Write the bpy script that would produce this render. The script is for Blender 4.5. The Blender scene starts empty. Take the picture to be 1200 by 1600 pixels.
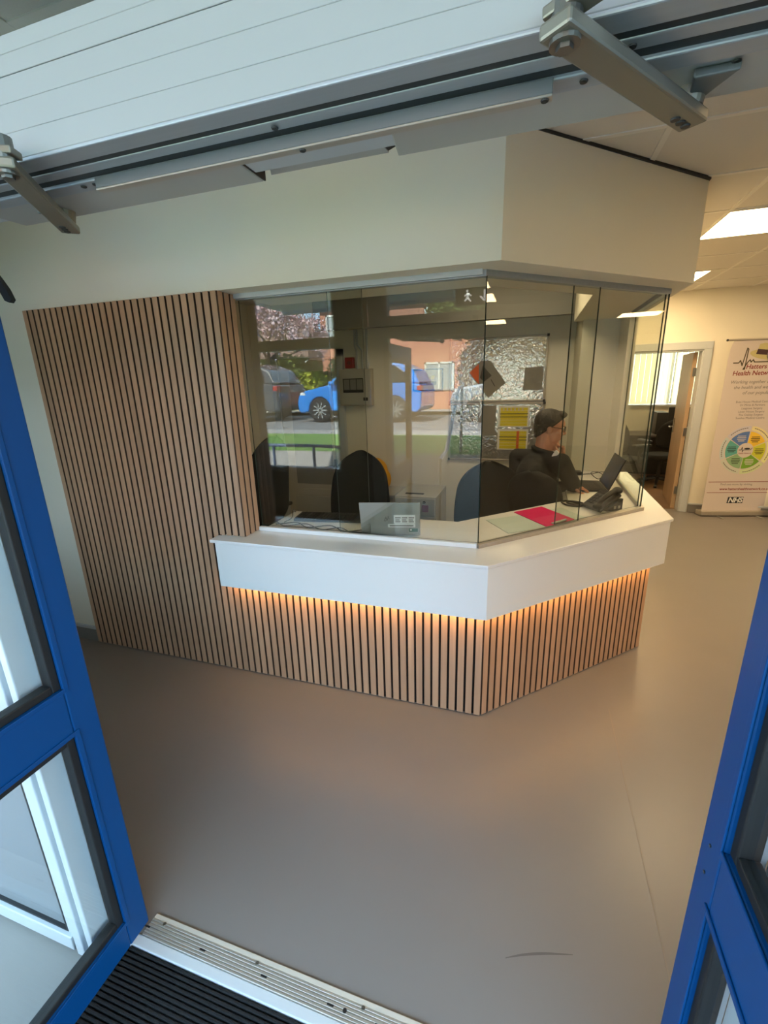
import bpy, bmesh, math, random
from mathutils import Vector, Matrix, Quaternion
random.seed(7)
C = bpy.context.scene.collection
PI = math.pi
def R(d): return math.radians(d)

# ------------------------------------------------------------------ camera, world, sun, exposure
cam_d = bpy.data.cameras.new('camera'); cam = bpy.data.objects.new('camera', cam_d); C.objects.link(cam)
bpy.context.scene.camera = cam
cam_d.sensor_fit = 'VERTICAL'; cam_d.sensor_height = 32.0; cam_d.lens = 698.0/1600*32.0
cam_d.clip_start = 0.02; cam_d.clip_end = 400
_p, _r, _y = R(16.14), R(-1.63), R(-18.34)
_F = Vector((math.sin(_y)*math.cos(_p), math.cos(_y)*math.cos(_p), -math.sin(_p)))
_rt = Vector((math.cos(_y), -math.sin(_y), 0)); _up = _rt.cross(_F)
_X = _rt*math.cos(_r) + _up*math.sin(_r); _U = -_rt*math.sin(_r) + _up*math.cos(_r)
_m = Matrix((_X, _U, -_F)).transposed().to_4x4(); _m.translation = (0, 0, 1.70)
cam.matrix_world = _m

w = bpy.data.worlds.new('sky'); bpy.context.scene.world = w; w.use_nodes = True
bg = w.node_tree.nodes['Background']; bg.inputs[0].default_value = (0.49, 0.745, 1.0, 1); bg.inputs[1].default_value = 11.5
sun_d = bpy.data.lights.new('sun', 'SUN'); sun = bpy.data.objects.new('sun', sun_d); C.objects.link(sun)
sun_d.energy = 62; sun_d.angle = R(0.6); sun_d.color = (1, 0.96, 0.90)
sun.rotation_euler = Vector((0.22, -0.66, -0.72)).to_track_quat('-Z', 'Y').to_euler()
PANEL = 31.0           # brightness of a ceiling light panel
LED = 60.0             # brightness of the strip under the counter
vs = bpy.context.scene.view_settings
vs.view_transform = 'Standard'; vs.look = 'None'; vs.gamma = 1.0; vs.use_curve_mapping = False; vs.exposure = 0.0
bpy.context.scene.cycles.max_bounces = 10
bpy.context.scene.cycles.transparent_max_bounces = 24
bpy.context.scene.cycles.use_denoising = True
bpy.context.scene.cycles.sample_clamp_indirect = 6

# ------------------------------------------------------------------ materials
def lin(c):
    return tuple(((v/255)/12.92 if v/255 <= .04045 else ((v/255+.055)/1.055)**2.4) for v in c) + (1,)
def mat(name, rgb, rough=.5, metal=0, spec=.5, var=0, vscale=6, stretch=(1, 1, 1), bump=0, bscale=60, emit=None, estr=0, coat=0, island=0):
    m = bpy.data.materials.new(name); m.use_nodes = True
    nt = m.node_tree; b = nt.nodes['Principled BSDF']
    col = lin(rgb); b.inputs['Base Color'].default_value = col
    b.inputs['Roughness'].default_value = rough; b.inputs['Metallic'].default_value = metal
    b.inputs['Specular IOR Level'].default_value = spec
    if coat: b.inputs['Coat Weight'].default_value = coat; b.inputs['Coat Roughness'].default_value = .05
    if emit: b.inputs['Emission Color'].default_value = emit; b.inputs['Emission Strength'].default_value = estr
    if var or bump or island:
        tc = nt.nodes.new('ShaderNodeTexCoord'); mp = nt.nodes.new('ShaderNodeMapping')
        nt.links.new(tc.outputs['Object'], mp.inputs[0]); mp.inputs['Scale'].default_value = stretch
    if var or island:
        hs = nt.nodes.new('ShaderNodeHueSaturation'); hs.inputs['Color'].default_value = col
        mr = nt.nodes.new('ShaderNodeMapRange')
        n = nt.nodes.new('ShaderNodeTexNoise'); n.inputs['Scale'].default_value = vscale; n.inputs['Detail'].default_value = 5
        nt.links.new(mp.outputs[0], n.inputs['Vector'])
        mr.inputs[1].default_value = .25; mr.inputs[2].default_value = .75; mr.inputs[3].default_value = 1-var; mr.inputs[4].default_value = 1+var
        nt.links.new(n.outputs['Fac'], mr.inputs[0]); out = mr.outputs[0]
        if island:
            g = nt.nodes.new('ShaderNodeNewGeometry'); mr2 = nt.nodes.new('ShaderNodeMapRange')
            mr2.inputs[3].default_value = 1-island; mr2.inputs[4].default_value = 1+island
            nt.links.new(g.outputs['Random Per Island'], mr2.inputs[0])
            mu = nt.nodes.new('ShaderNodeMath'); mu.operation = 'MULTIPLY'
            nt.links.new(out, mu.inputs[0]); nt.links.new(mr2.outputs[0], mu.inputs[1]); out = mu.outputs[0]
            of = nt.nodes.new('ShaderNodeVectorMath'); of.operation = 'SCALE'; of.inputs[0].default_value = (31, 17, 11)
            nt.links.new(g.outputs['Random Per Island'], of.inputs['Scale'])
            nt.links.new(of.outputs[0], mp.inputs['Location'])
        nt.links.new(out, hs.inputs['Value']); nt.links.new(hs.outputs[0], b.inputs['Base Color'])
    if bump:
        n2 = nt.nodes.new('ShaderNodeTexNoise'); n2.inputs['Scale'].default_value = bscale; n2.inputs['Detail'].default_value = 4
        nt.links.new(mp.outputs[0], n2.inputs['Vector'])
        bp = nt.nodes.new('ShaderNodeBump'); bp.inputs['Strength'].default_value = bump; bp.inputs['Distance'].default_value = .01
        nt.links.new(n2.outputs['Fac'], bp.inputs['Height']); nt.links.new(bp.outputs[0], b.inputs['Normal'])
    return m
def emis(name, rgb, s):
    m = bpy.data.materials.new(name); m.use_nodes = True; nt = m.node_tree; nt.nodes.clear()
    e = nt.nodes.new('ShaderNodeEmission'); e.inputs[0].default_value = rgb+(1,); e.inputs[1].default_value = s
    o = nt.nodes.new('ShaderNodeOutputMaterial'); nt.links.new(e.outputs[0], o.inputs[0]); return m
def glass(name, tint=(.9, .95, .92), refl=1.0, rough=0.0):
    m = bpy.data.materials.new(name); m.use_nodes = True; nt = m.node_tree; nt.nodes.clear()
    t = nt.nodes.new('ShaderNodeBsdfTransparent'); t.inputs[0].default_value = tint+(1,)
    g = nt.nodes.new('ShaderNodeBsdfGlossy'); g.inputs['Roughness'].default_value = rough
    fr = nt.nodes.new('ShaderNodeFresnel'); fr.inputs[0].default_value = 1.5
    mu = nt.nodes.new('ShaderNodeMath'); mu.operation = 'MULTIPLY'; mu.inputs[1].default_value = refl; mu.use_clamp = True
    mx = nt.nodes.new('ShaderNodeMixShader'); o = nt.nodes.new('ShaderNodeOutputMaterial')
    # fresnel of the outer side for both faces of a thin pane
    gm = nt.nodes.new('ShaderNodeLayerWeight'); gm.inputs[0].default_value = .2
    mr = nt.nodes.new('ShaderNodeMapRange'); mr.inputs[3].default_value = .045; mr.inputs[4].default_value = .55
    po = nt.nodes.new('ShaderNodeMath'); po.operation = 'POWER'; po.inputs[1].default_value = 2.2
    nt.links.new(gm.outputs['Facing'], po.inputs[0]); nt.links.new(po.outputs[0], mr.inputs[0])
    nt.links.new(mr.outputs[0], mu.inputs[0]); nt.links.new(mu.outputs[0], mx.inputs[0])
    nt.links.new(t.outputs[0], mx.inputs[1]); nt.links.new(g.outputs[0], mx.inputs[2]); nt.links.new(mx.outputs[0], o.inputs[0])
    nt.nodes.remove(fr)
    return m
M = {}
M['wall'] = mat('white wall paint', (230, 223, 205), .7, var=.015, vscale=3)
M['wall_shade'] = mat('wall shade grey', (128, 126, 120), .7)  # for walls in shade: the shade is put into this grey
M['wall_out'] = mat('render outside', (200, 200, 196), .8)
M['ceil'] = mat('ceiling tile', (214, 209, 200), .9, bump=.15, bscale=180)
M['tbar'] = mat('ceiling grid', (226, 222, 214), .6)
M['slat'] = mat('oak slat', (182, 143, 112), .5, var=.13, vscale=5, stretch=(9, 9, .35), island=.10, bump=.05, bscale=30)
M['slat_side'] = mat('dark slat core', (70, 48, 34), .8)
M['felt'] = mat('dark felt backing', (22, 14, 10), .95)
M['white_gloss'] = mat('white laminate', (232, 230, 226), .28)
M['worktop'] = mat('white quartz worktop', (232, 229, 224), .12, var=.02, vscale=3)
M['led'] = emis('warm LED strip', (1, .55, .17), LED)
M['panel_light'] = emis('light diffuser', (1, .73, .39), PANEL)
M['glass'] = glass('screen glass', (.925, .935, .905))
M['clear'] = glass('window glass', (.93, .95, .95), .8)
M['edge'] = mat('glass edge', (38, 52, 44), .3)
M['alu'] = mat('brushed aluminium', (158, 164, 170), .4, .4, var=.05, vscale=20, stretch=(.3, 6, 6))
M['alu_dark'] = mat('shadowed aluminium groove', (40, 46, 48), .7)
M['alu_plate'] = mat('anodised threshold', (176, 168, 156), .42, .55, var=.07, vscale=30, stretch=(.2, 3, 3))
M['grey_strip'] = mat('dull grey strip', (104, 108, 108), .5, .3)
M['operator'] = mat('white powder coat', (150, 153, 152), .35)
M['grey_box'] = mat('grey operator cover', (172, 170, 164), .5)
M['black'] = mat('black plastic', (22, 22, 22), .45)
M['blackrub'] = mat('black rubber', (15, 16, 17), .6)
M['blackfab'] = mat('black fabric', (20, 19, 18), .9, bump=.2, bscale=300)
M['blue'] = mat('blue powder coat', (0, 60, 112), .45, spec=.25, bump=.02, bscale=400)
M['upvc'] = mat('white window frame', (186, 190, 192), .4)
M['greypanel'] = mat('grey infill panel', (120, 124, 126), .55)
M['screw'] = mat('steel screw', (120, 118, 112), .35, .9)
M['armsteel'] = mat('satin silver arm', (126, 122, 110), .4, .6)
M['skirt'] = mat('grey coved skirting', (128, 124, 118), .6)
M['mat'] = mat('black ribbed mat', (11, 11, 12), .95, bump=.5, bscale=250)
M['dark_metal'] = mat('dark metal', (52, 52, 52), .5, .5)
M['bag_yellow'] = mat('yellow fabric', (206, 150, 28), .8)
M['cab'] = mat('grey steel cabinet', (176, 172, 162), .5)
M['silver'] = mat('silver laptop shell', (168, 168, 162), .35, .5)
M['paper'] = mat('white paper', (224, 222, 216), .8)
M['paper_grey'] = mat('grey printed paper', (132, 128, 122), .8)
M['yellow'] = mat('yellow print', (214, 196, 36), .8)
M['orange'] = mat('orange print', (206, 92, 36), .8)
M['red'] = mat('red plastic', (150, 20, 20), .4)
M['pink'] = mat('pink plastic', (226, 22, 100), .18)
M['mint'] = mat('pale green sheet', (204, 216, 206), .2)
M['skin'] = mat('skin', (188, 134, 106), .55)
M['hair'] = mat('dark hair', (30, 24, 20), .6, bump=.4, bscale=150)
M['jacket'] = mat('black jacket', (30, 29, 28), .85)
M['shirt'] = mat('white shirt', (226, 224, 222), .8)
M['trousers'] = mat('dark trousers', (26, 26, 30), .9)
M['wood'] = mat('oak veneer', (170, 142, 112), .5, var=.1, vscale=4, stretch=(8, 8, .5))
M['lam'] = mat('brown laminate floor', (122, 94, 68), .45, var=.12, vscale=4, stretch=(.6, 8, 1))
M['screen'] = mat('dark screen', (40, 41, 44), .25)
M['keys'] = mat('dark keys', (48, 47, 46), .6)
M['banner'] = mat('pale banner print', (206, 194, 187), .5)
M['ink'] = mat('black ink', (34, 30, 28), .6)
M['inkgrey'] = mat('grey ink', (120, 112, 108), .6)
M['inkred'] = mat('dark red ink', (132, 44, 40), .6)
M['beige'] = mat('grey card', (186, 178, 164), .7)
# vinyl floor: plain grey-beige with a weld seam feel
M['floor'] = mat('grey beige vinyl', (121, 115, 111), .34, spec=.4, var=.035, vscale=2.2, bump=.01, bscale=220)

# ------------------------------------------------------------------ helpers
def tag(o, label, cat, group=None, kind=None):
    o['label'] = label; o['category'] = cat
    if group: o['group'] = group
    if kind: o['kind'] = kind
    return o
def thing(name, label, cat, loc=(0, 0, 0), rz=0, group=None, kind=None):
    o = bpy.data.objects.new(name, None); C.objects.link(o); o.empty_display_size = .05
    o.location = loc; o.rotation_euler = (0, 0, rz); return tag(o, label, cat, group, kind)
def root_mx(p):
    m = Matrix.Identity(4)
    while p:
        m = Matrix.Translation(p.location) @ p.rotation_euler.to_matrix().to_4x4() @ m; p = p.parent
    return m
def obj(name, bm, mats, parent=None, world=True, smooth=False, bevel=0, seg=2, label=None):
    """link a bmesh as one object; when world is set its coordinates are scene coordinates"""
    if parent and world: bm.transform(root_mx(parent).inverted())
    me = bpy.data.meshes.new(name)
    bmesh.ops.recalc_face_normals(bm, faces=bm.faces)
    bm.to_mesh(me); bm.free()
    for m in (mats if isinstance(mats, (list, tuple)) else [mats]): me.materials.append(m)
    if smooth:
        for p in me.polygons: p.use_smooth = True
    o = bpy.data.objects.new(name, me); C.objects.link(o)
    if parent: o.parent = parent
    if bevel:
        b = o.modifiers.new('b', 'BEVEL'); b.width = bevel; b.segments = seg; b.limit_method = 'ANGLE'; b.angle_limit = R(35)
    if label: o['label'] = label
    return o
def copy_tree(o, parent=None):
    c = o.copy(); C.objects.link(c)
    if parent: c.parent = parent
    for ch in list(o.children): copy_tree(ch, c)
    return c
def BM(): return bmesh.new()
def box(bm, x0, x1, y0, y1, z0, z1, mi=0, mx=None):
    v = [bm.verts.new((x, y, z)) for z in (z0, z1) for y in (y0, y1) for x in (x0, x1)]
    if mx is not None:
        for a in v: a.co = mx @ a.co
    for f in ((0, 2, 3, 1), (4, 5, 7, 6), (0, 1, 5, 4), (2, 6, 7, 3), (1, 3, 7, 5), (0, 4, 6, 2)):
        bm.faces.new([v[i] for i in f]).material_index = mi
    return bm
def prism(bm, pts, z0, z1, mi=0, mx=None):
    """polygon in xy extruded along z"""
    a = [bm.verts.new((x, y, z0)) for x, y in pts]; b = [bm.verts.new((x, y, z1)) for x, y in pts]
    if mx is not None:
        for v in a+b: v.co = mx @ v.co
    n = len(pts)
    fs = [bm.faces.new(a[::-1]), bm.faces.new(b)]
    for i in range(n): fs.append(bm.faces.new((a[i], a[(i+1) % n], b[(i+1) % n], b[i])))
    for f in fs: f.material_index = mi
    return bm
def cyl(bm, p0, p1, r0, r1=None, n=16, mi=0):
    p0 = Vector(p0); p1 = Vector(p1); r1 = r0 if r1 is None else r1
    d = (p1-p0); q = d.to_track_quat('Z', 'Y').to_matrix()
    A = []; B = []
    for i in range(n):
        a = 2*PI*i/n; u = q @ Vector((math.cos(a), math.sin(a), 0))
        A.append(bm.verts.new(p0+u*r0)); B.append(bm.verts.new(p1+u*r1))
    fs = [bm.faces.new(A[::-1]), bm.faces.new(B)]
    for i in range(n): fs.append(bm.faces.new((A[i], A[(i+1) % n], B[(i+1) % n], B[i])))
    for f in fs: f.material_index = mi
    return bm
def ball(bm, c, r, mi=0, mx=None, n=16):
    """ellipsoid; r a number or three radii, mx an orientation"""
    r = Vector((r, r, r)) if not hasattr(r, '__len__') else Vector(r)
    T = Matrix.Translation(c) @ (mx.to_4x4() if mx is not None else Matrix.Identity(4)) @ Matrix.Diagonal((*r, 1))
    g = bmesh.ops.create_uvsphere(bm, u_segments=n, v_segments=max(6, n//2), radius=1, matrix=T)
    for v in g['verts']:
        for f in v.link_faces: f.material_index = mi
    return bm
def cap(bm, p0, r0, p1, r1, n=12):
    """tapered limb piece with round ends"""
    p0 = Vector(p0); p1 = Vector(p1)
    cyl(bm, p0, p1, r0, r1, n); ball(bm, p0, r0, n=n); ball(bm, p1, r1, n=n); return bm
def tube(bm, pts, r, n=8, mi=0, closed=False):
    pts = [Vector(p) for p in pts]; rings = []; N = len(pts)
    up = Vector((0, 0, 1)); prev = None
    for i, p in enumerate(pts):
        a = pts[(i-1) % N] if (i or closed) else p; b = pts[(i+1) % N] if (i < N-1 or closed) else p
        d = (b-a).normalized()
        s = d.cross(up) if prev is None else prev - d*prev.dot(d)
        if s.length < 1e-4: s = d.cross(Vector((1, 0, 0)))
        s.normalize(); prev = s; t = d.cross(s)
        rings.append([bm.verts.new(p+(s*math.cos(2*PI*k/n)+t*math.sin(2*PI*k/n))*r) for k in range(n)])
    for i in range(N if closed else N-1):
        A, B = rings[i], rings[(i+1) % N]
        for k in range(n): bm.faces.new((A[k], A[(k+1) % n], B[(k+1) % n], B[k])).material_index = mi
    if not closed:
        bm.faces.new(rings[0][::-1]).material_index = mi; bm.faces.new(rings[-1]).material_index = mi
    return bm
def smoothpath(pts, k=8):
    pts = [Vector(p) for p in pts]; P = [pts[0]]+pts+[pts[-1]]; out = []
    for i in range(1, len(P)-2):
        for j in range(k):
            t = j/k; a, b, c, d = P[i-1:i+3]
            out.append(.5*((2*b)+(c-a)*t+(2*a-5*b+4*c-d)*t*t+(3*b-a-3*c+d)*t**3))
    out.append(pts[-1]); return out
def quadplane(bm, pts, mi=0):
    bm.faces.new([bm.verts.new(p) for p in pts]).material_index = mi; return bm
def frame_mx(o, x, z):
    """matrix whose local x runs along x, z along z, y = z cross x"""
    x = Vector(x).normalized(); z = Vector(z).normalized(); y = z.cross(x).normalized(); z = x.cross(y)
    m = Matrix((x, y, z)).transposed().to_4x4(); m.translation = o; return m
def text_bm(s, size, mx, align='LEFT', shear=0, ext=.0006, space=1.0, bold=0):
    c = bpy.data.curves.new('t', 'FONT'); c.body = s; c.size = size; c.align_x = align; c.align_y = 'BOTTOM_BASELINE'
    c.shear = shear; c.extrude = ext; c.resolution_u = 2; c.space_character = space; c.offset = bold
    o = bpy.data.objects.new('t', c); me = bpy.data.meshes.new_from_object(o)
    bm = BM(); bm.from_mesh(me); bpy.data.objects.remove(o); bpy.data.curves.remove(c); bpy.data.meshes.remove(me)
    bm.transform(mx); return bm
def remesh(o, vox, it=6):
    r = o.modifiers.new('r', 'REMESH'); r.mode = 'VOXEL'; r.voxel_size = vox; r.use_smooth_shade = True
    s = o.modifiers.new('s', 'SMOOTH'); s.factor = .5; s.iterations = it
    return o
def struct(name, bm, m, label, cat, bevel=0):
    return tag(obj(name, bm, m, bevel=bevel), label, cat, kind='structure')

# ------------------------------------------------------------------ shell of the building
CEIL = 2.62; FW = 2.02; FY = .768; BY = 5.0; FARY = 6.44
b = BM(); box(b, -3.5, 10.3, .705, 9.4, -.12, 0); struct('floor', b, M['floor'], 'grey beige vinyl floor of the lobby', 'floor')
b = BM(); box(b, 1.0, 4.2, FARY+.10, 9.35, 0.0005, .004); struct('floor_office', b, M['lam'], 'brown floor of the room behind the open door', 'floor')
b = BM(); box(b, -3.6, 10.3, .60, 9.5, CEIL, CEIL+.3); struct('ceiling', b, M['ceil'], 'suspended tile ceiling of the lobby', 'ceiling')
b = BM()
for k in range(-3, 7):
    y = 2.305+.6*k
    if y > .8: box(b, -3.4, 10.1, y-.012, y+.012, CEIL-.004, CEIL+.01)
for k in range(-6, 16):
    x = .44+.6*k; box(b, x-.012, x+.012, .77, FARY, CEIL-.0045, CEIL+.01)
struct('trim_1', b, M['tbar'], 'white metal grid between the ceiling tiles', 'ceiling grid')
# front wall of the reception, left part full height, and the bulkhead over the glass
b = BM(); box(b, -3.45, -1.50, FW, 2.15, 0, CEIL); struct('wall_front', b, M['wall'], 'white wall behind and left of the slatted oak panel', 'wall')
b = BM()
prism(b, [(-1.50, FW), (-.153, FW), (.757, 2.93), (.757, 4.40), (.29, 4.40), (.29, 3.05), (-.25, 2.52), (-1.50, 2.52)], 2.152, CEIL)
struct('wall_bulkhead', b, M['wall'], 'white angled bulkhead above the reception screen', 'bulkhead')
b = BM(); prism(b, [(-.156, FW-.004), (.76, 2.912), (.76, 4.4), (.745, 4.4), (.745, 2.93), (-.16, FW+.01)], CEIL-.012, CEIL-.001)
struct('trim_2', b, M['dark_metal'], 'dark shadow gap between bulkhead and ceiling', 'trim')
b = BM(); box(b, -3.45, -3.3, .7, 9.3, 0, CEIL); struct('wall_left', b, M['wall'], 'white wall at the far end of the lobby left of the entrance', 'wall')
b = BM(); box(b, -3.3, .36, BY, BY+.12, 0, CEIL); struct('wall_back', b, M['wall'], 'white back wall of the reception office', 'wall')
b = BM(); box(b, .357, .70, 4.32, FARY, 0, CEIL); box(b, .642, .70, 3.94, 4.32, 0, 2.152)
struct('wall_partition', b, M['wall'], 'white wall pier at the right end of the reception', 'wall')
b = BM(); box(b, -2.2, .356, 4.50, 4.58, 2.23, CEIL); struct('wall_beam', b, M['wall_shade'], 'downstand beam inside the reception office, shade painted in its grey', 'beam')  # beam face darkened by colour to stand for poor light
b = BM()
box(b, .70, .985, FARY, FARY+.12, 0, CEIL); box(b, 1.88, 10.2, FARY, FARY+.12, 0, CEIL); box(b, .985, 1.88, FARY, FARY+.12, 1.985, CEIL)
struct('wall_far', b, M['wall'], 'white far wall with the open office doorway', 'wall')
b = BM(); box(b, 10.15, 10.3, .7, 9.4, 0, CEIL); struct('wall_right', b, M['wall'], 'white wall at the right end of the lobby', 'wall')
# entrance wall
b = BM()
box(b, -3.5, -2.46, .64, FY, 0, CEIL); box(b, -2.46, -1.16, .66, FY, 0, .10); box(b, -2.46, -1.556, .66, FY, .10, .94)
box(b, -1.556, -1.30, .66, FY, .10, CEIL); box(b, -2.46, -1.556, .66, FY, 2.50, CEIL)
box(b, -1.30, .62, .66, FY, 2.50, CEIL)
box(b, .62, .95, .66, FY, 0, CEIL); box(b, .95, 3.0, .66, FY, 0, .94); box(b, .95, 3.0, .66, FY, 2.5, CEIL); box(b, 3.0, 10.2, .66, FY, 0, CEIL)
struct('wall_entrance', b, M['wall_shade'], 'entrance wall around the blue double doors', 'wall')  # backlit inner side, its shadow painted as grey
# skirting: left end beside the slats, far wall
def skirting(name, p0, p1, nrm, label):
    d = Vector(p1)-Vector(p0); n = Vector(nrm); b = BM()
    mx = frame_mx((p0[0], p0[1], 0), (d.x, d.y, 0), (0, 0, 1)); L = d.length
    s = -1 if mx.to_3x3() @ Vector((0, 1, 0)) @ n < 0 else 1
    for (t, z0, z1, mi) in ((.006, 0, .095, 0), (.014, .095, .118, 1)):
        box(b, 0, L, 0 if s > 0 else -t, t if s > 0 else 0, z0, z1, mi, mx)
    o = obj(name, b, [M['skirt'], M['upvc']], bevel=.003); return tag(o, label, 'skirting', kind='structure')
skirting('baseboard_front', (-3.3, FW), (-2.812, FW), (0, -1, 0), 'grey skirting with white cap at the left of the slatted panel')
skirting('baseboard_far', (1.965, FARY), (10.1, FARY), (0, -1, 0), 'grey skirting with white cap on the far wall behind the banner')
# office doorway trims and open leaf
b = BM()
for (x0, x1) in ((.90, .985), (1.87, 1.955)):
    box(b, x0, x1, FARY-.02, FARY, 0, 1.975)
box(b, .90, 1.955, FARY-.02, FARY, 1.975, 2.06); box(b, 1.86, 1.885, FARY-.005, FARY+.13, 0, 1.985); box(b, .98, 1.0, FARY-.005, FARY+.13, 0, 1.985)
box(b, .985, 1.88, FARY-.005, FARY+.13, 1.955, 1.985)
struct('trim_3', b, M['upvc'], 'white architrave of the open office doorway', 'door frame', bevel=.004)
d = thing('door_3', 'pale wooden office door standing open inside the far doorway', 'door', (1.855, FARY+.13, 0), R(83), kind='structure')
b = BM(); box(b, 0, .82, -.0, .044, .006, 1.95); obj('leaf', b, M['wood'], d, world=False, bevel=.002)
b = BM(); box(b, .70, .74, .044, .052, .92, 1.12)
tube(b, [(.72, .052, 1.0), (.72, .10, 1.0), (.60, .10, 1.0)], .009); tube(b, [(.72, 0, 1.0), (.72, -.055, 1.0), (.60, -.055, 1.0)], .009)
obj('lever_handle', b, M['screw'], d, world=False, label='chrome lever handle')
b = BM(); 
for z in (.25, 1.0, 1.72): box(b, -.012, .004, -.004, .03, z-.05, z+.05)
obj('hinge', b, M['screw'], d, world=False)
# office room behind
b = BM()
box(b, .7, 1.2, 9.25, 9.37, 0, CEIL); box(b, 3.3, 4.2, 9.25, 9.37, 0, CEIL); box(b, 1.2, 3.3, 9.25, 9.37, 0, 1.18); box(b, 1.2, 3.3, 9.25, 9.37, 2.25, CEIL)
box(b, 4.2, 4.32, FARY+.12, 9.37, 0, CEIL); box(b, .58, .70, FARY, 9.37, 0, CEIL)
struct('wall_office', b, M['wall'], 'white walls of the office behind the open door', 'wall')
b = BM(); box(b, 1.15, 3.35, 9.19, 9.25, 1.17, 1.20); struct('trim_4', b, M['upvc'], 'white sill under the office window blinds', 'window sill')
bl = bpy.data.materials.new('blind fabric'); bl.use_nodes = True; nt = bl.node_tree; nt.nodes.clear()
t1 = nt.nodes.new('ShaderNodeBsdfTranslucent'); t1.inputs[0].default_value = (.62, .57, .42, 1)
d1 = nt.nodes.new('ShaderNodeBsdfDiffuse'); d1.inputs[0].default_value = (.75, .70, .55, 1)
mx1 = nt.nodes.new('ShaderNodeMixShader'); mx1.inputs[0].default_value = .5; o1 = nt.nodes.new('ShaderNodeOutputMaterial')
nt.links.new(t1.outputs[0], mx1.inputs[1]); nt.links.new(d1.outputs[0], mx1.inputs[2]); nt.links.new(mx1.outputs[0], o1.inputs[0])
vb = thing('vertical_blind', 'cream vertical blind glowing in the office window', 'blind', (2.25, 9.2, 1.2))
b = BM(); box(b, 1.2, 3.3, 9.185, 9.225, 2.20, 2.24); obj('head_rail', b, M['upvc'], vb)
proto = None
for k in range(23):
    x = 1.25+k*.089; b = BM()
    mx = Matrix.Translation((x, 9.205, 0)) @ Matrix.Rotation(R(9), 4, 'Z'); box(b, -.0448, .0448, -.0008, .0008, 1.215, 2.2, 0, mx)
    obj('vane', b, bl, vb)
wn = thing('window_3', 'office window behind the cream vertical blind', 'window', (2.25, 9.3, 1.18), kind='structure')
b = BM(); box(b, 1.2, 3.3, 9.28, 9.33, 1.18, 1.24); box(b, 1.2, 3.3, 9.28, 9.33, 2.19, 2.25); box(b, 1.2, 1.26, 9.28, 9.33, 1.24, 2.19); box(b, 3.24, 3.3, 9.28, 9.33, 1.24, 2.19); box(b, 2.2, 2.26, 9.28, 9.33, 1.24, 2.19)
obj('frame', b, M['upvc'], wn)
b = BM(); box(b, 1.26, 3.24, 9.30, 9.306, 1.24, 2.19); obj('pane', b, M['clear'], wn)

# reception inner door on the left of the back wall
d = thing('door_4', 'cream panelled office door at the left of the reception back wall', 'door', (-2.55, BY, 0), kind='structure')
b = BM(); box(b, -2.93, -2.16, BY-.035, BY-.001, 0, 2.0); box(b, -2.80, -2.27, BY-.045, BY-.035, .36, .44); obj('leaf', b, M['beige'], d, bevel=.003)
b = BM(); box(b, -2.79, -2.28, BY-.043, BY-.036, .50, 1.85); obj('vision_panel', b, M['paper_grey'], d)
b = BM(); box(b, -2.83, -2.24, BY-.044, BY-.036, .08, .34); obj('kick_plate', b, M['cab'], d)
b = BM()
box(b, -2.16, -2.09, BY-.06, BY-.001, 0, 2.08); box(b, -3.02, -2.93, BY-.06, BY-.001, 0, 2.08); box(b, -3.02, -2.09, BY-.06, BY-.001, 2.0, 2.08)
obj('door_frame', b, M['upvc'], d, bevel=.004)
b = BM(); box(b, -2.262, -2.222, BY-.052, BY-.035, .60, .82); tube(b, [(-2.242, BY-.05, .74), (-2.242, BY-.10, .74), (-2.36, BY-.10, .74)], .010)
obj('lever_handle', b, M['screw'], d, label='chrome lever handle')

# ------------------------------------------------------------------ reception counter
def off(base, front, c):
    """outline of the counter: left end x, front y, facet y-x=c, right x"""
    return None
def ring(x0, fy, c, x1, y1):
    return [(x0, fy), (fy-c, fy), (x1, x1+c), (x1, y1)]
PITCH = .0437; SW = .0345
def slat_run(b, p0, p1, z0, z1, depth=.015, first=0, nrm=None):
    """slats with their face on the line p0-p1, standing back into the wall; n along the left normal"""
    p0 = Vector((*p0, 0)); p1 = Vector((*p1, 0)); d = p1-p0; L = d.length
    mx = frame_mx(p0, d, (0, 0, 1)); n = max(1, round((L+.0098)/PITCH)); pit = (L+.0098)/n; sw = pit-.0098
    for i in range(n):
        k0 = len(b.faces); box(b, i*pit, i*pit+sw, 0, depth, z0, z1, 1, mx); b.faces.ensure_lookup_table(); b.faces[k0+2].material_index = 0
    return b
SF = 2.003
cnt = thing('reception_counter', 'white angled reception counter with oak slatted base and glowing underside', 'reception counter', (-.3, 2.6, 0))
slats = BM(); slat_run(slats, (-1.6535, SF), (-.166, SF), .006, .64)
obj('front_slat_cladding', slats, [M['slat'], M['slat_side']], cnt, bevel=.0012, seg=1)
slats = BM(); slat_run(slats, (-.160, SF+.008), (.749, 2.924), .006, .64)
obj('angled_slat_cladding', slats, [M['slat'], M['slat_side']], cnt, bevel=.0012, seg=1)
slats = BM(); slat_run(slats, (.749, 2.930), (.749, 4.32), .006, .64)
obj('side_slat_cladding', slats, [M['slat'], M['slat_side']], cnt, bevel=.0012, seg=1)
b = BM()   # dark backing of the slats, a hollow wall below the counter
prism(b, [(-1.6535, SF+.0145), (-.178, SF+.0145), (.7345, 2.930), (.7345, 4.32), (.70, 4.32), (.70, 2.95), (-.185, SF+.06), (-1.6535, SF+.06)], .001, .66)
obj('backing', b, M['felt'], cnt)
b = BM()   # fascia board following front, facet and side
FA = ring(-1.638, 1.932, 2.08, .812, 4.32)
FI = [(-1.638, 1.952), (1.952-2.108, 1.952), (.792, .792+2.108), (.792, 4.32)]
prism(b, FA+FI[::-1], .607, .872)
obj('fascia', b, M['white_gloss'], cnt, bevel=.0015)
b = BM()   # soffit board of the box, behind the fascia
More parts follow.
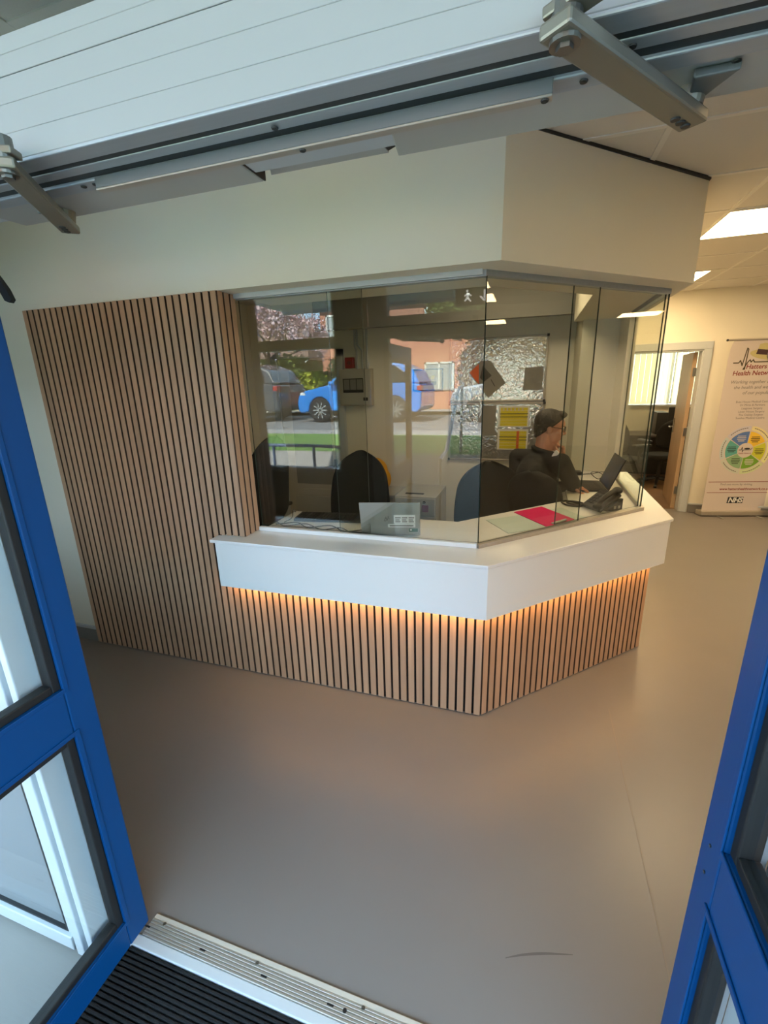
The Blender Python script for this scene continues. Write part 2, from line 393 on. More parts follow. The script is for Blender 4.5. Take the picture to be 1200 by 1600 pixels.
prism(b, [(-1.638, 1.952), (1.952-2.108, 1.952), (.792, .792+2.108), (.792, 4.32), (.74, 4.32), (.74, 2.97), (-.155, 2.075), (-1.638, 2.075)], .652, .664)
obj('under_board', b, M['white_gloss'], cnt)
b = BM()
prism(b, [(-1.60, 1.953), (-.157, 1.953), (.790, 2.900), (.790, 4.25), (.782, 4.25), (.782, 2.904), (-.160, 1.962), (-1.60, 1.962)], .613, .622)
obj('led_strip', b, M['led'], cnt, label='warm glowing light strip')
b = BM()   # worktop slab
WT = [(-1.662, 1.92), (1.92-2.068, 1.92), (.826, .826+2.068), (.826, 4.318), (.27, 4.318), (.27, 3.215), (-.385, 2.556), (-1.47, 2.556), (-1.47, 2.148), (-1.494, 2.148), (-1.494, 2.004), (-1.662, 2.004)]
prism(b, WT, .872, .89)
obj('worktop', b, M['worktop'], cnt, bevel=.003, label='glossy white worktop')
for q in ((-1.46, -1.42, 2.2, 2.5), (.29, .63, 4.27, 4.31), (-.40, -.36, 2.25, 2.53)):
    b = BM(); box(b, *q, 0, .87); obj('support_panel', b, M['white_gloss'], cnt)
# slatted feature panel on the wall
pan = thing('slatted_wall_panel', 'tall oak slatted wall panel left of the reception screen', 'wall panel', (-2.2, FW, 0))
b = BM(); slat_run(b, (-2.806, SF), (-1.6635, SF), .006, 2.15); slat_run(b, (-1.6537, SF), (-1.487, SF), .892, 2.15)
obj('slats', b, [M['slat'], M['slat_side']], pan, bevel=.0012, seg=1)
b = BM(); slat_run(b, (-1.483, SF+.005), (-1.483, 2.148), .892, 2.15)
b.transform(Matrix.Translation((-.0, 0, 0)))
obj('return_slats', b, [M['slat'], M['slat_side']], pan, bevel=.0012, seg=1)
b = BM(); box(b, -2.806, -1.655, SF+.0145, FW-.0005, .001, 2.151); box(b, -1.655, -1.50, SF+.0145, FW-.0005, .892, 2.151); box(b, -1.4995, -1.4945, FW-.001, 2.15, .892, 2.151)
obj('backing', b, M['felt'], pan)

# ------------------------------------------------------------------ glass screen
scr = thing('glass_screen', 'frameless glass screen standing on the reception counter', 'glass screen', (-.2, 2.3, .89))
def pane(name, p0, p1, z0, z1, back=0.0, th=.008, wdt=.0045):
    p0 = Vector((*p0, 0)); p1 = Vector((*p1, 0)); mx = frame_mx(p0, p1-p0, (0, 0, 1)); L = (p1-p0).length
    bb = BM(); box(bb, 0, L, back, back+th, z0, z1, 0, mx)
    bb.normal_update()
    n = (mx.to_3x3() @ Vector((0, 1, 0)))
    for f in bb.faces:
        if abs(f.normal.dot(n)) < .5: f.material_index = 1
    return obj(name, bb, [M['glass'], M['edge']], scr)
GF = 2.150; GC = 2.369; GX = .683
pane('pane', (-.972, GF), (-.222, GF), .912, 2.128)
pane('pane', (-1.478, GF), (-.80, GF), .912, 2.128, back=.016)
pane('pane', (-.217, GF), (.288, .288+GC), .912, 2.128, back=.0)
pane('pane', (.170, .170+GC), (GX-.004, GX+GC-.004), .912, 2.128, back=.016)
pane('pane', (GX, GX+GC), (GX, 3.935), .912, 2.128)
b = BM()
box(b, -1.478, -.222, GF-.004, GF+.034, 2.126, 2.152)
box(b, -1.478, -.235, GF-.022, GF-.004, 2.130, 2.152, 1)
prism(b, [(-.222, GF-.002), (GX+.004, GX+GC-.002), (GX+.004, 3.94), (GX-.035, 3.94), (GX-.035, GX+GC+.01), (-.236, GF+.032)], 2.126, 2.152)
obj('head_channel', b, [M['alu'], M['upvc']], scr)
b = BM()
box(b, -1.478, -.224, GF-.020, GF+.002, .89, .913)
box(b, -1.478, -.224, GF+.002, GF+.034, .89, .900)
obj('front_bead', b, M['white_gloss'], scr, bevel=.002)
b = BM()
prism(b, [(-.213, GF-.020), (GX+.016, GX+GC-.010), (GX+.016, 3.94), (GX-.008, 3.94), (GX-.008, GX+GC+.012), (-.236, GF+.012)], .89, .911)
obj('base_channel', b, M['alu_plate'], scr)

# ------------------------------------------------------------------ entrance doors
def leaf(name, x, sgn, label):
    """leaf in the plane x, its face towards the doorway; sgn = +1 body extends to -x"""
    root = thing(name, label, 'door', (x, .74, 0), kind='structure')
    a, c = (x-.045, x) if sgn > 0 else (x, x+.045)
    y0, y1 = .03, .742; st = .072; zs = [(.012, .115), (.822, .965), (1.88, 2.0)]
    b = BM()
    box(b, a, c, y1-st, y1, .012, 2.0); box(b, a, c, y0, y0+st, .012, 2.0)
    for z0, z1 in zs: box(b, a, c, y0+st, y1-st, z0, z1)
    obj('blue_frame', b, M['blue'], root, bevel=.004, label='blue painted frame of the leaf')
    b = BM()   # raised inner lip
    f0, f1 = (c, c+.004) if sgn > 0 else (a-.004, a)
    for z0, z1 in ((.115, .822), (.965, 1.88)):
        yy0, yy1 = y0+st, y1-st
        box(b, f0, f1, yy1-.001, yy1+.012, z0-.012, z1+.012); box(b, f0, f1, yy0-.012, yy0+.001, z0-.012, z1+.012)
        box(b, f0, f1, yy0, yy1, z0-.012, z0+.001); box(b, f0, f1, yy0, yy1, z1-.001, z1+.012)
    obj('glazing_bead', b, M['blue'], root, bevel=.0015)
    b = BM()
    for z0, z1 in ((.115, .822), (.965, 1.88)):
        g = .022; yy0, yy1 = y0+st, y1-st; e0, e1 = a+.008, c-.006
        box(b, e0, e1, yy1-g, yy1, z0, z1); box(b, e0, e1, yy0, yy0+g, z0, z1); box(b, e0, e1, yy0+g, yy1-g, z0, z0+g); box(b, e0, e1, yy0+g, yy1-g, z1-g, z1)
    obj('gasket', b, M['blackrub'], root, bevel=.003, label='black rubber glazing gasket')
    for z0, z1 in ((.137, .80), (.987, 1.858)):
        b = BM(); xm = (a+c)/2; box(b, xm-.004, xm+.004, y0+st+.02, y1-st-.02, z0, z1); obj('glass_pane', b, M['clear'], root)
    return root
lf = leaf('door_1', -1.105, 1, 'left blue glazed entrance door opened outwards')
rf_ = leaf('door_2', .333, -1, 'right blue glazed entrance door opened outwards')
b = BM()   # black tip at the top of the left leaf
prism(b, [(-1.13, 1.975), (-1.107, 1.9485), (-1.094, 1.9314), (-1.0814, 1.913), (-1.0734, 1.8924), (-1.0814, 1.8867), (-1.0935, 1.8914), (-1.1023, 1.9097), (-1.117, 1.9234), (-1.13, 1.94)], -.006, .004, 0, Matrix(((1, 0, 0, 0), (0, 0, 1, .755), (0, 1, 0, 0), (0, 0, 0, 1))))
obj('top_stop', b, M['blackrub'], lf, label='black rubber stop at the top corner')
b = BM()
for z in (.87, .93): box(b, .3305, .333, .705, .709, z-.002, z+.002)
obj('screw', b, M['screw'], rf_)

# fixed white frames beside the doors
wf = thing('window_1', 'white framed entrance window left of the blue doors', 'window', (-1.9, .66, 0), kind='structure')
b = BM()
for x0, x1, y0 in ((-1.16, -1.185, .600), (-1.185, -1.20, .612), (-1.20, -1.235, .596), (-1.235, -1.25, .608), (-1.25, -1.275, .616), (-1.275, -1.30, .622)):
    box(b, x1, x0, y0, .66, .03, 2.5)
box(b, -2.46, -1.275, .61, .66, .0, .055)
for z0, z1 in ((.90, .965), (1.99, 2.075), (2.44, 2.5)): box(b, -2.46, -1.30, .60, .70, z0, z1)
box(b, -2.50, -2.44, .60, .70, .055, 2.5); box(b, -1.60, -1.556, .60, .70, .96, 2.5)
obj('frame', b, M['upvc'], wf, bevel=.003)
b = BM(); box(b, -2.44, -1.306, .632, .645, .06, .90); obj('infill_panel', b, M['greypanel'], wf, label='grey infill panel below the window')
b = BM(); box(b, -1.306, -1.300, .622, .64, .055, .90); box(b, -2.44, -1.306, .622, .64, .055, .061); obj('gasket', b, M['blackrub'], wf)
b = BM(); box(b, -2.44, -1.60, .645, .653, .965, 1.99); obj('pane', b, M['clear'], wf)
b = BM(); box(b, -2.44, -1.60, .645, .653, 2.075, 2.44); obj('pane', b, M['clear'], wf)
wf2 = thing('window_2', 'white framed grey infill panels right of the blue doors', 'window', (1.9, .66, 0), kind='structure')
b = BM()
for x0, x1, y0 in ((.385, .41, .600), (.41, .425, .612), (.425, .46, .596), (.46, .475, .608), (.475, .50, .616)): box(b, x0, x1, y0, .66, .03, 2.5)
box(b, .5, 3.0, .61, .66, 0, .055)
for z0, z1 in ((.90, .965), (1.99, 2.075), (2.44, 2.5)): box(b, .50, 3.0, .60, .70, z0, z1)
box(b, .93, .98, .60, .70, .96, 2.5); box(b, 2.96, 3.04, .60, .70, .055, 2.5)
obj('frame', b, M['upvc'], wf2, bevel=.003)
for q in ((.50, 2.96, .06, .90), (.50, .93, .965, 1.99), (.98, 2.96, .965, 1.99), (.50, 2.96, 2.075, 2.44)):
    b = BM(); box(b, q[0], q[1], .632, .645, q[2], q[3]); obj('infill_panel', b, M['greypanel'], wf2)
fl = thing('window_4', 'tinted fanlight above the entrance door operator', 'window', (-.38, .68, 2.17), kind='structure')
b = BM(); box(b, -1.30, .62, .66, .70, 2.44, 2.5); box(b, -1.16, -1.115, .66, .74, 0.0, 2.5); box(b, .345, .385, .66, .74, 0.0, 2.5); box(b, -1.115, .345, .69, .745, 2.032, 2.19)
obj('frame', b, M['upvc'], fl)
b = BM(); box(b, -1.115, .345, .70, .708, 2.19, 2.44); obj('pane', b, glass('tinted fanlight glass', (.80, .86, .88), 1.0), fl)

# ------------------------------------------------------------------ door operator above the doorway
op = thing('door_operator', 'white and silver swing door operator across the top of the doorway', 'door operator', (-.38, .66, 2.03))
b = BM()
z = 2.030
for z1, gp in ((2.062, 0), (2.096, .0002), (2.126, .0002), (2.150, .0011), (2.170, .0002)):
    box(b, -1.06, .95, .5735, .60, z+gp, z1); z = z1
box(b, -1.06, .95, .5760, .66, 2.030, 2.168)
obj('cover', b, M['operator'], op, bevel=.0006, seg=1, label='white front cover')
b = BM()   # grooved aluminium underside
for y0, y1, z0 in ((.5745, .606, 2.026), (.619, .640, 2.027), (.655, .684, 2.024)): box(b, -1.06, .95, y0, y1, z0, 2.06)
obj('track', b, M['alu'], op, bevel=.002, label='grooved aluminium underside')
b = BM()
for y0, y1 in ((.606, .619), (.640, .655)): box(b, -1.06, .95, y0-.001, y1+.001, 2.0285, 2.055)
obj('groove_shade', b, M['alu_dark'], op)  # near-flush dark strips paint the shade inside the grooves
b = BM()   # aluminium angle strip along the middle
box(b, -.685, .0, .6505, .653, 2.0105, 2.026, 1); box(b, -.685, .0, .6500, .664, 2.008, 2.0105)
obj('angle_strip', b, [M['alu_plate'], M['grey_strip']], op, bevel=.0008, seg=1, label='slim aluminium angle strip')
for x, y, z in ((-.345, .630, 2.026), (.055, .631, 2.026), (.075, .629, 2.026), (-.008, .657, 2.008), (-.32, .657, 2.008), (.033, .667, 2.0235), (.062, .667, 2.0235), (-.70, .665, 2.0235), (-.725, .665, 2.0235), (.19, .70, 2.028)):
    b = BM(); cyl(b, (x, y, z), (x, y, z-.0015), .0048, .0042, 14); cyl(b, (x, y, z-.0015), (x, y, z-.0019), .0024, .0024, 6)
    obj('screw', b, M['dark_metal'], op)
for nm, x0, x1, sl in (('motor_box', -1.02, -.452, 0), ('motor_box', -.207, .95, .03)):
    b = BM()
    vs_ = []
    pts = [(x0, .6845), (x1, .6845), (x1, .776), (x0+(-.011 if x0 > -.5 else .004), .776)]
    prism(b, pts, 2.030, 2.15)
    obj(nm, b, M['grey_box'], op, bevel=.003, label='grey box cover on the inner side')
for pts, za in (([(-.4518, .686), (-.4490, .686), (-.4490, .775), (-.4518, .775)], 2.031), ([(-.2500, .686), (-.2080, .686), (-.2185, .778), (-.2395, .791)], 2.0465), ([(-.4490, .686), (-.385, .686), (-.437, .790), (-.4490, .790)], 2.058)):
    b = BM(); prism(b, pts, za, 2.149); obj('cap_and_gap_shade', b, M['black'], op, label='black end cap and painted dark of the gaps')  # end plate of the box, plus black fillers painting the gaps dark
b = BM(); prism(b, [(-.395, .6845), (-.247, .6845), (-.2375, .792), (-.4475, .792)], 2.045, 2.0585); obj('centre_cover', b, M['grey_box'], op)
def arm(sp, el, far, name='door_arm'):
    """elbow arm from spindle to elbow and from elbow to the leaf"""
    sp, el, far = Vector(sp), Vector(el), Vector(far)
    b = BM(); d = (el-sp); L = d.length; mx = frame_mx(sp, d, (0, 0, 1))
    box(b, -.022, L+.018, -.0165, .0165, -.008, .006, 0, mx)
    a = obj(name, b, M['armsteel'], op, bevel=.003)
    b = BM(); d2 = far-el; mx2 = frame_mx(el+Vector((0, 0, .016)), d2, (0, 0, 1)); box(b, -.018, d2.length, -.013, .013, -.005, .005, 0, mx2)
    obj('link_bar', b, M['armsteel'], a, bevel=.002)
    b = BM(); cyl(b, el+Vector((0, 0, -.012)), el+Vector((0, 0, .034)), .014, .014, 18); cyl(b, el+Vector((0, 0, -.016)), el+Vector((0, 0, -.012)), .008, .008, 6)
    obj('elbow_pin', b, M['screw'], a)
    b = BM(); cyl(b, sp+Vector((0, 0, .006)), sp+Vector((0, 0, .04)), .016, .022, 20); obj('spindle', b, M['armsteel'], a)
    b = BM()
    for t in (-.010, .004, .018):
        p = sp+d.normalized()*(t+.002)+d.normalized().cross(Vector((0, 0, 1)))*.003; cyl(b, p+Vector((0, 0, -.0082)), p+Vector((0, 0, -.0098)), .0058, .005, 12)
    obj('bolt', b, M['dark_metal'], a)
arm((-.872, .745, 2.006), (-.722, .540, 2.006), (-1.09, .38, 2.022))
arm((.158, .748, 2.006), (.008, .545, 2.006), (.32, .36, 2.022))
for pts in ([(.150, .700), (.196, .700), (.174, .748), (.158, .748)], [(-.900, .712), (-.850, .712), (-.864, .752), (-.885, .752)]):
    b = BM(); prism(b, pts, 2.020, 2.0295); obj('spindle_bracket', b, M['grey_strip'], op, bevel=.002)

# threshold, mat, kerb
th = thing('threshold_plate', 'grooved aluminium threshold across the entrance doorway', 'threshold', (-.38, .735, 0))
b = BM(); box(b, -1.10, .36, .754, .769, 0, .0065); obj('edge_strip', b, M['beige'], th, bevel=.002)
b = BM()
y = .7065
for wd in (.007, .007, .0085, .0085, .007, .007): box(b, -1.10, .36, y, y+wd-.0014, 0, .0075); y += wd+.0008
box(b, -1.10, .36, .706, .754, 0, .0052)
obj('plate', b, M['alu_plate'], th, bevel=.0006, seg=1)
for x in (-1.05, -.698, -.352, .0):
    b = BM(); cyl(b, (x, .7495, .007), (x, .7495, .0092), .0062, .005, 14); obj('screw', b, M['screw'], th)
for x in (-1.1, -.882, -.661, -.444, -.30, -.1):
    b = BM(); box(b, x-.010, x+.010, .7255, .7305, .0074, .0079); obj('drain_slot', b, M['black'], th)
b = BM(); cyl(b, (-.40, .729, .0074), (-.40, .729, .0080), .006, .006, 12); obj('drain_hole', b, M['black'], th)
b = BM(); box(b, -1.12, .40, .676, .7055, -.02, .005); struct('trim_5', b, M['upvc'], 'white kerb strip outside the threshold', 'trim', bevel=.003)
b = BM(); box(b, -1.16, .42, -.50, .675, -.02, -.008)
for k in range(93):
    y = .672-k*.0125; box(b, -1.16, .42, y-.008, y, -.008, .002)
tag(obj('door_mat', b, M['mat'], bevel=.002, seg=1), 'black ribbed mat outside the threshold', 'mat')

# marks on the floor
b = BM(); pts = smoothpath([(.023, .988, 0), (.075, 1.012, 0), (.14, 1.035, 0), (.219, 1.056, 0)], 8)
for i in range(len(pts)-1):
    a_, c_ = pts[i], pts[i+1]; wv = lambda i: .0008+.003*math.sin(PI*min(1, max(.08, i/(len(pts)-1))))
    quadplane(b, [(a_.x, a_.y-wv(i), .0008), (c_.x, c_.y-wv(i+1), .0008), (c_.x, c_.y+wv(i+1), .0008), (a_.x, a_.y+wv(i), .0008)])
o = obj('floor_scuff', b, mat('scuff', (92, 86, 82), .6)); tag(o, 'dark curved scuff mark on the grey floor near the doorway', 'scuff mark')
b = BM(); box(b, .481, .4845, .78, 2.25, 0, .0006); box(b, .83, .8335, 3.25, 3.6, 0, .0006)
tag(obj('trim_6', b, mat('weld seam', (128, 118, 109), .5)), 'thin welded seam in the vinyl floor', 'floor seam', kind='structure')

# ------------------------------------------------------------------ ceiling lights
spots = [(1.03, 3.505, 'square ceiling light panel nearest the angled bulkhead'), (.905, 5.29, 'square ceiling light panel near the far office doorway'),
         (3.12, 1.305, 'square ceiling light panel right of the entrance window'), (5.5, 1.3, 'square ceiling light panel near the right end by the entrance wall'),
         (5.7, 3.6, 'square ceiling light panel in the middle of the right end'), (3.44, 4.7, 'square ceiling light panel above the floor beside the banner')]
for i, (x, y, lb) in enumerate(spots):
    if i == 0:
        lt = thing('ceiling_light', lb, 'ceiling light', (x, y, CEIL), group='square ceiling light panels')
        b = BM()
        for a0, a1, b0, b1 in ((0, .6, 0, .014), (0, .6, .586, .6), (0, .014, .014, .586), (.586, .6, .014, .586)): box(b, a0, a1, b0, b1, -.010, .0)
        obj('frame', b, M['tbar'], lt, world=False)
        b = BM(); box(b, .014, .586, .014, .586, -.008, -.002); obj('diffuser', b, M['panel_light'], lt, world=False)
        l0 = lt
    else:
        lt = copy_tree(l0); lt.location = (x, y, CEIL); lt['label'] = lb
lt = copy_tree(l0); lt.location = (2.22, 1.305, CEIL); lt['label'] = 'added unseen light panel just inside the doors on the right'  # unseen panel added to throw warm light on the angled bulkhead
lt = copy_tree(l0); lt.location = (2.0, 7.6, CEIL); lt['label'] = 'square ceiling light panel inside the office behind the open door'

lt = copy_tree(l0); lt.location = (-.55, 3.3, CEIL); lt['label'] = 'added unseen light panel inside the reception office'  # unseen panel added to lift the reception interior
dim = emis('added fill diffuser', (1, .80, .52), 17.0); ld_ = [c for c in lt.children if c.name.startswith('diffuser')][0]; dm = ld_.data.copy(); dm.materials.clear(); dm.materials.append(dim); ld_.data = dm

# exit sign on the inner side above the doors
ex = thing('exit_sign', 'green exit sign with running man and arrow above the entrance', 'exit sign', (-.435, .80, 2.2))
M['green'] = mat('exit green', (40, 120, 76), .4); M['exitwhite'] = mat('exit white', (235, 240, 235), .4, emit=(1, 1, 1, 1), estr=4.0)
b = BM(); box(b, -.575, -.295, .778, .800, 2.215, 2.335); obj('sign_panel', b, M['green'], ex, bevel=.003)
b = BM(); mx = frame_mx((-.37, .8006, 2.275), (-1, 0, 0), (0, 1, 0))
def sg(p, q, wd, bb, m_):
    p, q = Vector((*p, 0)), Vector((*q, 0)); d_ = (q-p).normalized(); n_ = Vector((-d_.y, d_.x, 0))*wd
    bb.faces.new([bb.verts.new(m_ @ v) for v in (p-n_, q-n_, q+n_, p+n_)])
for p, q in (((0, .035), (0, -.02)), ((0, -.035), (-.03, -.005)), ((0, -.035), (.03, -.005))): sg(p, q, .006, b, mx)
obj('arrow', b, M['exitwhite'], ex)
b = BM(); mx = frame_mx((-.485, .8006, 2.275), (-1, 0, 0), (0, 1, 0))
for p, q, wd in (((0, .02), (.004, -.01), .009), ((.004, -.01), (-.02, -.035), .006), ((.004, -.01), (.025, -.03), .006), ((0, .018), (.026, .004), .005), ((0, .018), (-.024, .002), .005)): sg(p, q, wd, b, mx)
cyl(b, mx @ Vector((.006, .034, 0)), mx @ Vector((.006, .034, .0005)), .009, .009, 14)
obj('running_figure', b, M['exitwhite'], ex)

# ------------------------------------------------------------------ office chairs
def backrest_bm(wb, wm, wt, h, th, z0, y0, curve=.05, lean=.10, n=14, m=10, top=.35):
    """upholstered back: width at bottom, middle, top; rounded shoulders"""
    bm = BM(); F = []; B = []
    for i in range(n+1):
        v = i/n
        wdt = (wb*(1-v)**2 + 2*wm*1.18*v*(1-v) + wt*v*v)
        if v > 1-top:
            k = (v-(1-top))/top; wdt *= math.sqrt(max(0, 1-(k*.985)**2.2))*.999+.001
        if v < .12: wdt *= .55+.45*math.sqrt(v/.12)
        rf, rb = [], []
        for j in range(m+1):
            u = -1+2*j/m
            x = u*wdt/2; e = 1-abs(u)**3*.8; ez = min(1, (1-v)*8+.15, v*8+.2)
            yc = y0 - lean*v + curve*u*u + .035*math.sin(v*PI)*(1)
            t = th/2*max(.18, e*ez)
            rf.append(bm.verts.new((x, yc+t, z0+v*h))); rb.append(bm.verts.new((x, yc-t, z0+v*h)))
        F.append(rf); B.append(rb)
    for i in range(n):
        for j in range(m):
            bm.faces.new((F[i][j], F[i][j+1], F[i+1][j+1], F[i+1][j])); bm.faces.new((B[i][j], B[i+1][j], B[i+1][j+1], B[i][j+1]))
        bm.faces.new((F[i][0], F[i+1][0], B[i+1][0], B[i][0])); bm.faces.new((F[i][m], B[i][m], B[i+1][m], F[i+1][m]))
    for j in range(m):
        bm.faces.new((F[0][j], B[0][j], B[0][j+1], F[0][j+1])); bm.faces.new((F[n][j], F[n][j+1], B[n][j+1], B[n][j]))
    return bm
def office_chair(label, loc, rz, seat=.5, top=1.15, wb=.40, wm=.46, wt=.34, arms=True, armz=.22, group='black office chairs'):
    t = thing('office_chair', label, 'office chair', loc, rz, group)
    b = BM(); N = 20
    pts = [(.235*math.copysign(abs(math.cos(a))**.6, math.cos(a)), .02+.235*math.copysign(abs(math.sin(a))**.6, math.sin(a))) for a in [2*PI*k/N for k in range(N)]]
    prism(b, pts, seat-.075, seat); obj('seat', b, M['blackfab'], t, world=False, bevel=.03, seg=3)
    o = obj('backrest', backrest_bm(wb, wm, wt, top-seat-.10, .075, seat+.10, -.20), M['blackfab'], t, world=False, smooth=True)
    sb = o.modifiers.new('s', 'SUBSURF'); sb.levels = 1; sb.render_levels = 1
    b = BM(); tube(b, smoothpath([(0, -.05, seat-.09), (0, -.20, seat-.09), (0, -.275, seat-.02), (0, -.26, seat+.16)]), .022); obj('back_bracket', b, M['black'], t, world=False)
    b = BM(); cyl(b, (0, 0, .10), (0, 0, seat-.075), .028, .022); cyl(b, (0, 0, seat-.10), (0, 0, seat-.07), .09, .11); obj('gas_post', b, M['black'], t, world=False)
    for k in range(5):
        a = 2*PI*k/5+.3; b = BM(); cap(b, (0, 0, .115), .03, (.27*math.cos(a), .27*math.sin(a), .075), .018, 10)
        l = obj('base_leg', b, M['black'], t, world=False)
        b = BM(); x, y = .28*math.cos(a), .28*math.sin(a); q = Vector((-math.sin(a), math.cos(a), 0))*.02
        cyl(b, Vector((x, y, .028))-q, Vector((x, y, .028))+q, .028); cyl(b, (x, y, .03), (x, y, .08), .009); obj('caster', b, M['black'], l, world=False)
    if arms:
        for s in (-1, 1):
            b = BM(); tube(b, smoothpath([(s*.17, -.02, seat-.06), (s*.28, -.02, seat-.04), (s*.285, -.02, seat+.1), (s*.285, 0, seat+armz-.02)]), .017)
            a_ = obj('armrest', b, M['black'], t, world=False)
            b = BM(); box(b, s*.285-.04, s*.285+.04, -.13, .15, seat+armz-.02, seat+armz+.012); obj('arm_pad', b, M['black'], a_, world=False, bevel=.012, seg=3)
    return t
office_chair('black high-back office chair behind the open silver laptop', (-1.205, 2.98, 0), R(190), seat=.50, top=1.20, wb=.46, wm=.44, wt=.34, arms=False)
office_chair('empty black office chair between the seated man and the glass corner', (-.195, 3.12, 0), R(200), seat=.50, top=1.12, wb=.54, wm=.52, wt=.38, arms=False)
office_chair('black office chair seen edge-on beside the oak slatted panel', (-2.16, 3.10, 0), R(80), seat=.50, top=1.33, wb=.46, wm=.5, wt=.40, armz=.20)
office_chair('black office chair the man sits on', (.09, 3.46, 0), R(-14), seat=.56, top=1.09, wb=.36, wm=.40, wt=.30, armz=.20)
# yellow bag on the floor unit beyond the first chair
b = BM(); ball(b, (-1.66, 4.72, .73), (.16, .10, .17)); ball(b, (-1.57, 4.70, .655), (.11, .09, .13)); ball(b, (-1.74, 4.74, .675), (.11, .09, .15)); cap(b, (-1.70, 4.72, .86), .03, (-1.62, 4.72, .80), .05)
o = obj('hi_vis_bag', b, M['bag_yellow']); remesh(o, .012, 6); tag(o, 'yellow fabric bag lying behind the first black chair', 'bag')
b = BM(); box(b, -2.04, -1.40, 4.55, 4.97, 0, .49); box(b, -2.06, -1.38, 4.53, 4.97, .49, .515)
tag(obj('low_cupboard', b, M['cab'], bevel=.004), 'low cupboard under the yellow bag', 'cupboard')
# pedestal with key
pd = thing('drawer_pedestal', 'grey steel drawer pedestal behind the silver laptop with a key in its lock', 'drawer unit', (-1.05, 4.45, 0))
b = BM(); box(b, -1.27, -.85, 4.20, 4.76, .03, .60); obj('body', b, M['cab'], pd, bevel=.004)
for z0, z1 in ((.05, .22), (.23, .40), (.41, .585)):
    b = BM(); box(b, -1.26, -.86, 4.184, 4.20, z0, z1); dr = obj('drawer', b, M['cab'], pd, bevel=.003)
b = BM(); cyl(b, (-.965, 4.184, .55), (-.965, 4.178, .55), .014); obj('lock', b, M['black'], pd)
b = BM(); box(b, -.972, -.958, 4.150, 4.178, .545, .555); box(b, -.978, -.915, 4.148, 4.152, .46, .53, 1); obj('key', b, [M['screw'], mat('purple tag', (128, 60, 96), .5)], pd, label='key with a purple tag')
b = BM(); box(b, -1.19, -1.0, 4.30, 4.34, .600, .604); obj('recess', b, M['black'], pd)

# ------------------------------------------------------------------ notice boards and things on the back wall
wv = mat('wavy clear sheet over pinboard', (196, 194, 186), .14, metal=.65, spec=.9, coat=.4)
nt = wv.node_tree; pb = nt.nodes['Principled BSDF']; tc = nt.nodes.new('ShaderNodeTexCoord'); n3 = nt.nodes.new('ShaderNodeTexNoise')
n3.inputs['Scale'].default_value = 26; n3.inputs['Detail'].default_value = 2; n3.inputs['Distortion'].default_value = .6
bp = nt.nodes.new('ShaderNodeBump'); bp.inputs['Strength'].default_value = .38; bp.inputs['Distance'].default_value = .012
nt.links.new(tc.outputs['Object'], n3.inputs['Vector']); nt.links.new(n3.outputs['Fac'], bp.inputs['Height'])
nt.links.new(bp.outputs[0], pb.inputs['Normal']); nt.links.new(bp.outputs[0], pb.inputs['Coat Normal'])
def board(label, x0, x1, z0, z1):
    t = thing('notice_board', label, 'notice board', ((x0+x1)/2, BY, z0))
    b = BM(); box(b, x0+.01, x1-.01, BY-.024, BY-.001, z0+.01, z1-.01); obj('sheet', b, wv, t, label='wavy glossy clear sheet')
    b = BM()
    for a in ((x0, x1, z0, z0+.018), (x0, x1, z1-.018, z1), (x0, x0+.018, z0+.018, z1-.018), (x1-.018, x1, z0+.018, z1-.018)): box(b, a[0], a[1], BY-.034, BY-.0005, a[2], a[3])
    obj('frame', b, M['alu_plate'], t, bevel=.003)
    for x, z in ((x0, z0), (x1, z0), (x0, z1), (x1, z1)):
        b = BM(); box(b, x-.018 if x == x1 else x-.006, x+.006 if x == x1 else x+.018, BY-.038, BY-.001, z-.018 if z == z1 else z-.006, z+.006 if z == z1 else z+.018); obj('corner_clip', b, M['dark_metal'], t, bevel=.003)
    return t
board('upper notice board with a tilted leaflet on the back wall', -.866, .112, 1.475, 2.115)
board('lower notice board with yellow charts behind the seated man', -.866, .118, .85, 1.462)
def sheet(name, label, cat, pts, m=None, y=BY-.026, th=.0015):
    b = BM(); mx = frame_mx((0, y, 0), (1, 0, 0), (0, -1, 0)); mx = Matrix(((1, 0, 0, 0), (0, 0, 1, y-th), (0, 1, 0, 0), (0, 0, 0, 1)))
    prism(b, pts, 0, th, 0, mx); o = obj(name, b, m or M['paper_grey']); return tag(o, label, cat)
lf_ = thing('leaflet', 'grey and orange leaflet pinned at a tilt on the upper notice board', 'leaflet', (-.45, BY-.026, 1.7))
mxw = Matrix(((1, 0, 0, 0), (0, 0, 1, BY-.0285), (0, 1, 0, 0), (0, 0, 0, 1)))
b = BM(); prism(b, [(-.665, 1.775), (-.53, 1.895), (-.44, 1.885), (-.281, 1.665), (-.452, 1.518)], 0, .0015, 0, mxw); obj('page', b, M['paper_grey'], lf_)
b = BM(); prism(b, [(-.655, 1.775), (-.56, 1.862), (-.555, 1.66)], -.0008, 0, 0, mxw); obj('orange_panel', b, M['orange'], lf_, label='orange printed corner')
b = BM(); prism(b, [(-.52, 1.845), (-.425, 1.74), (-.50, 1.68), (-.545, 1.72)], -.0008, 0, 0, mxw); obj('photo_panel', b, mat('dark print', (62, 60, 56), .7), lf_)
b = BM(); prism(b, [(-.435, 1.70), (-.428, 1.705), (-.385, 1.635), (-.392, 1.63)], -.0008, 0, 0, mxw); obj('caption', b, M['ink'], lf_)
b = BM(); prism(b, [(-.105, 1.588), (.078, 1.584), (.085, 1.812), (-.095, 1.808)], 0, .0015, 0, mxw); tag(obj('notice', b, M['paper_grey']), 'plain grey notice at the right of the upper board', 'notice')
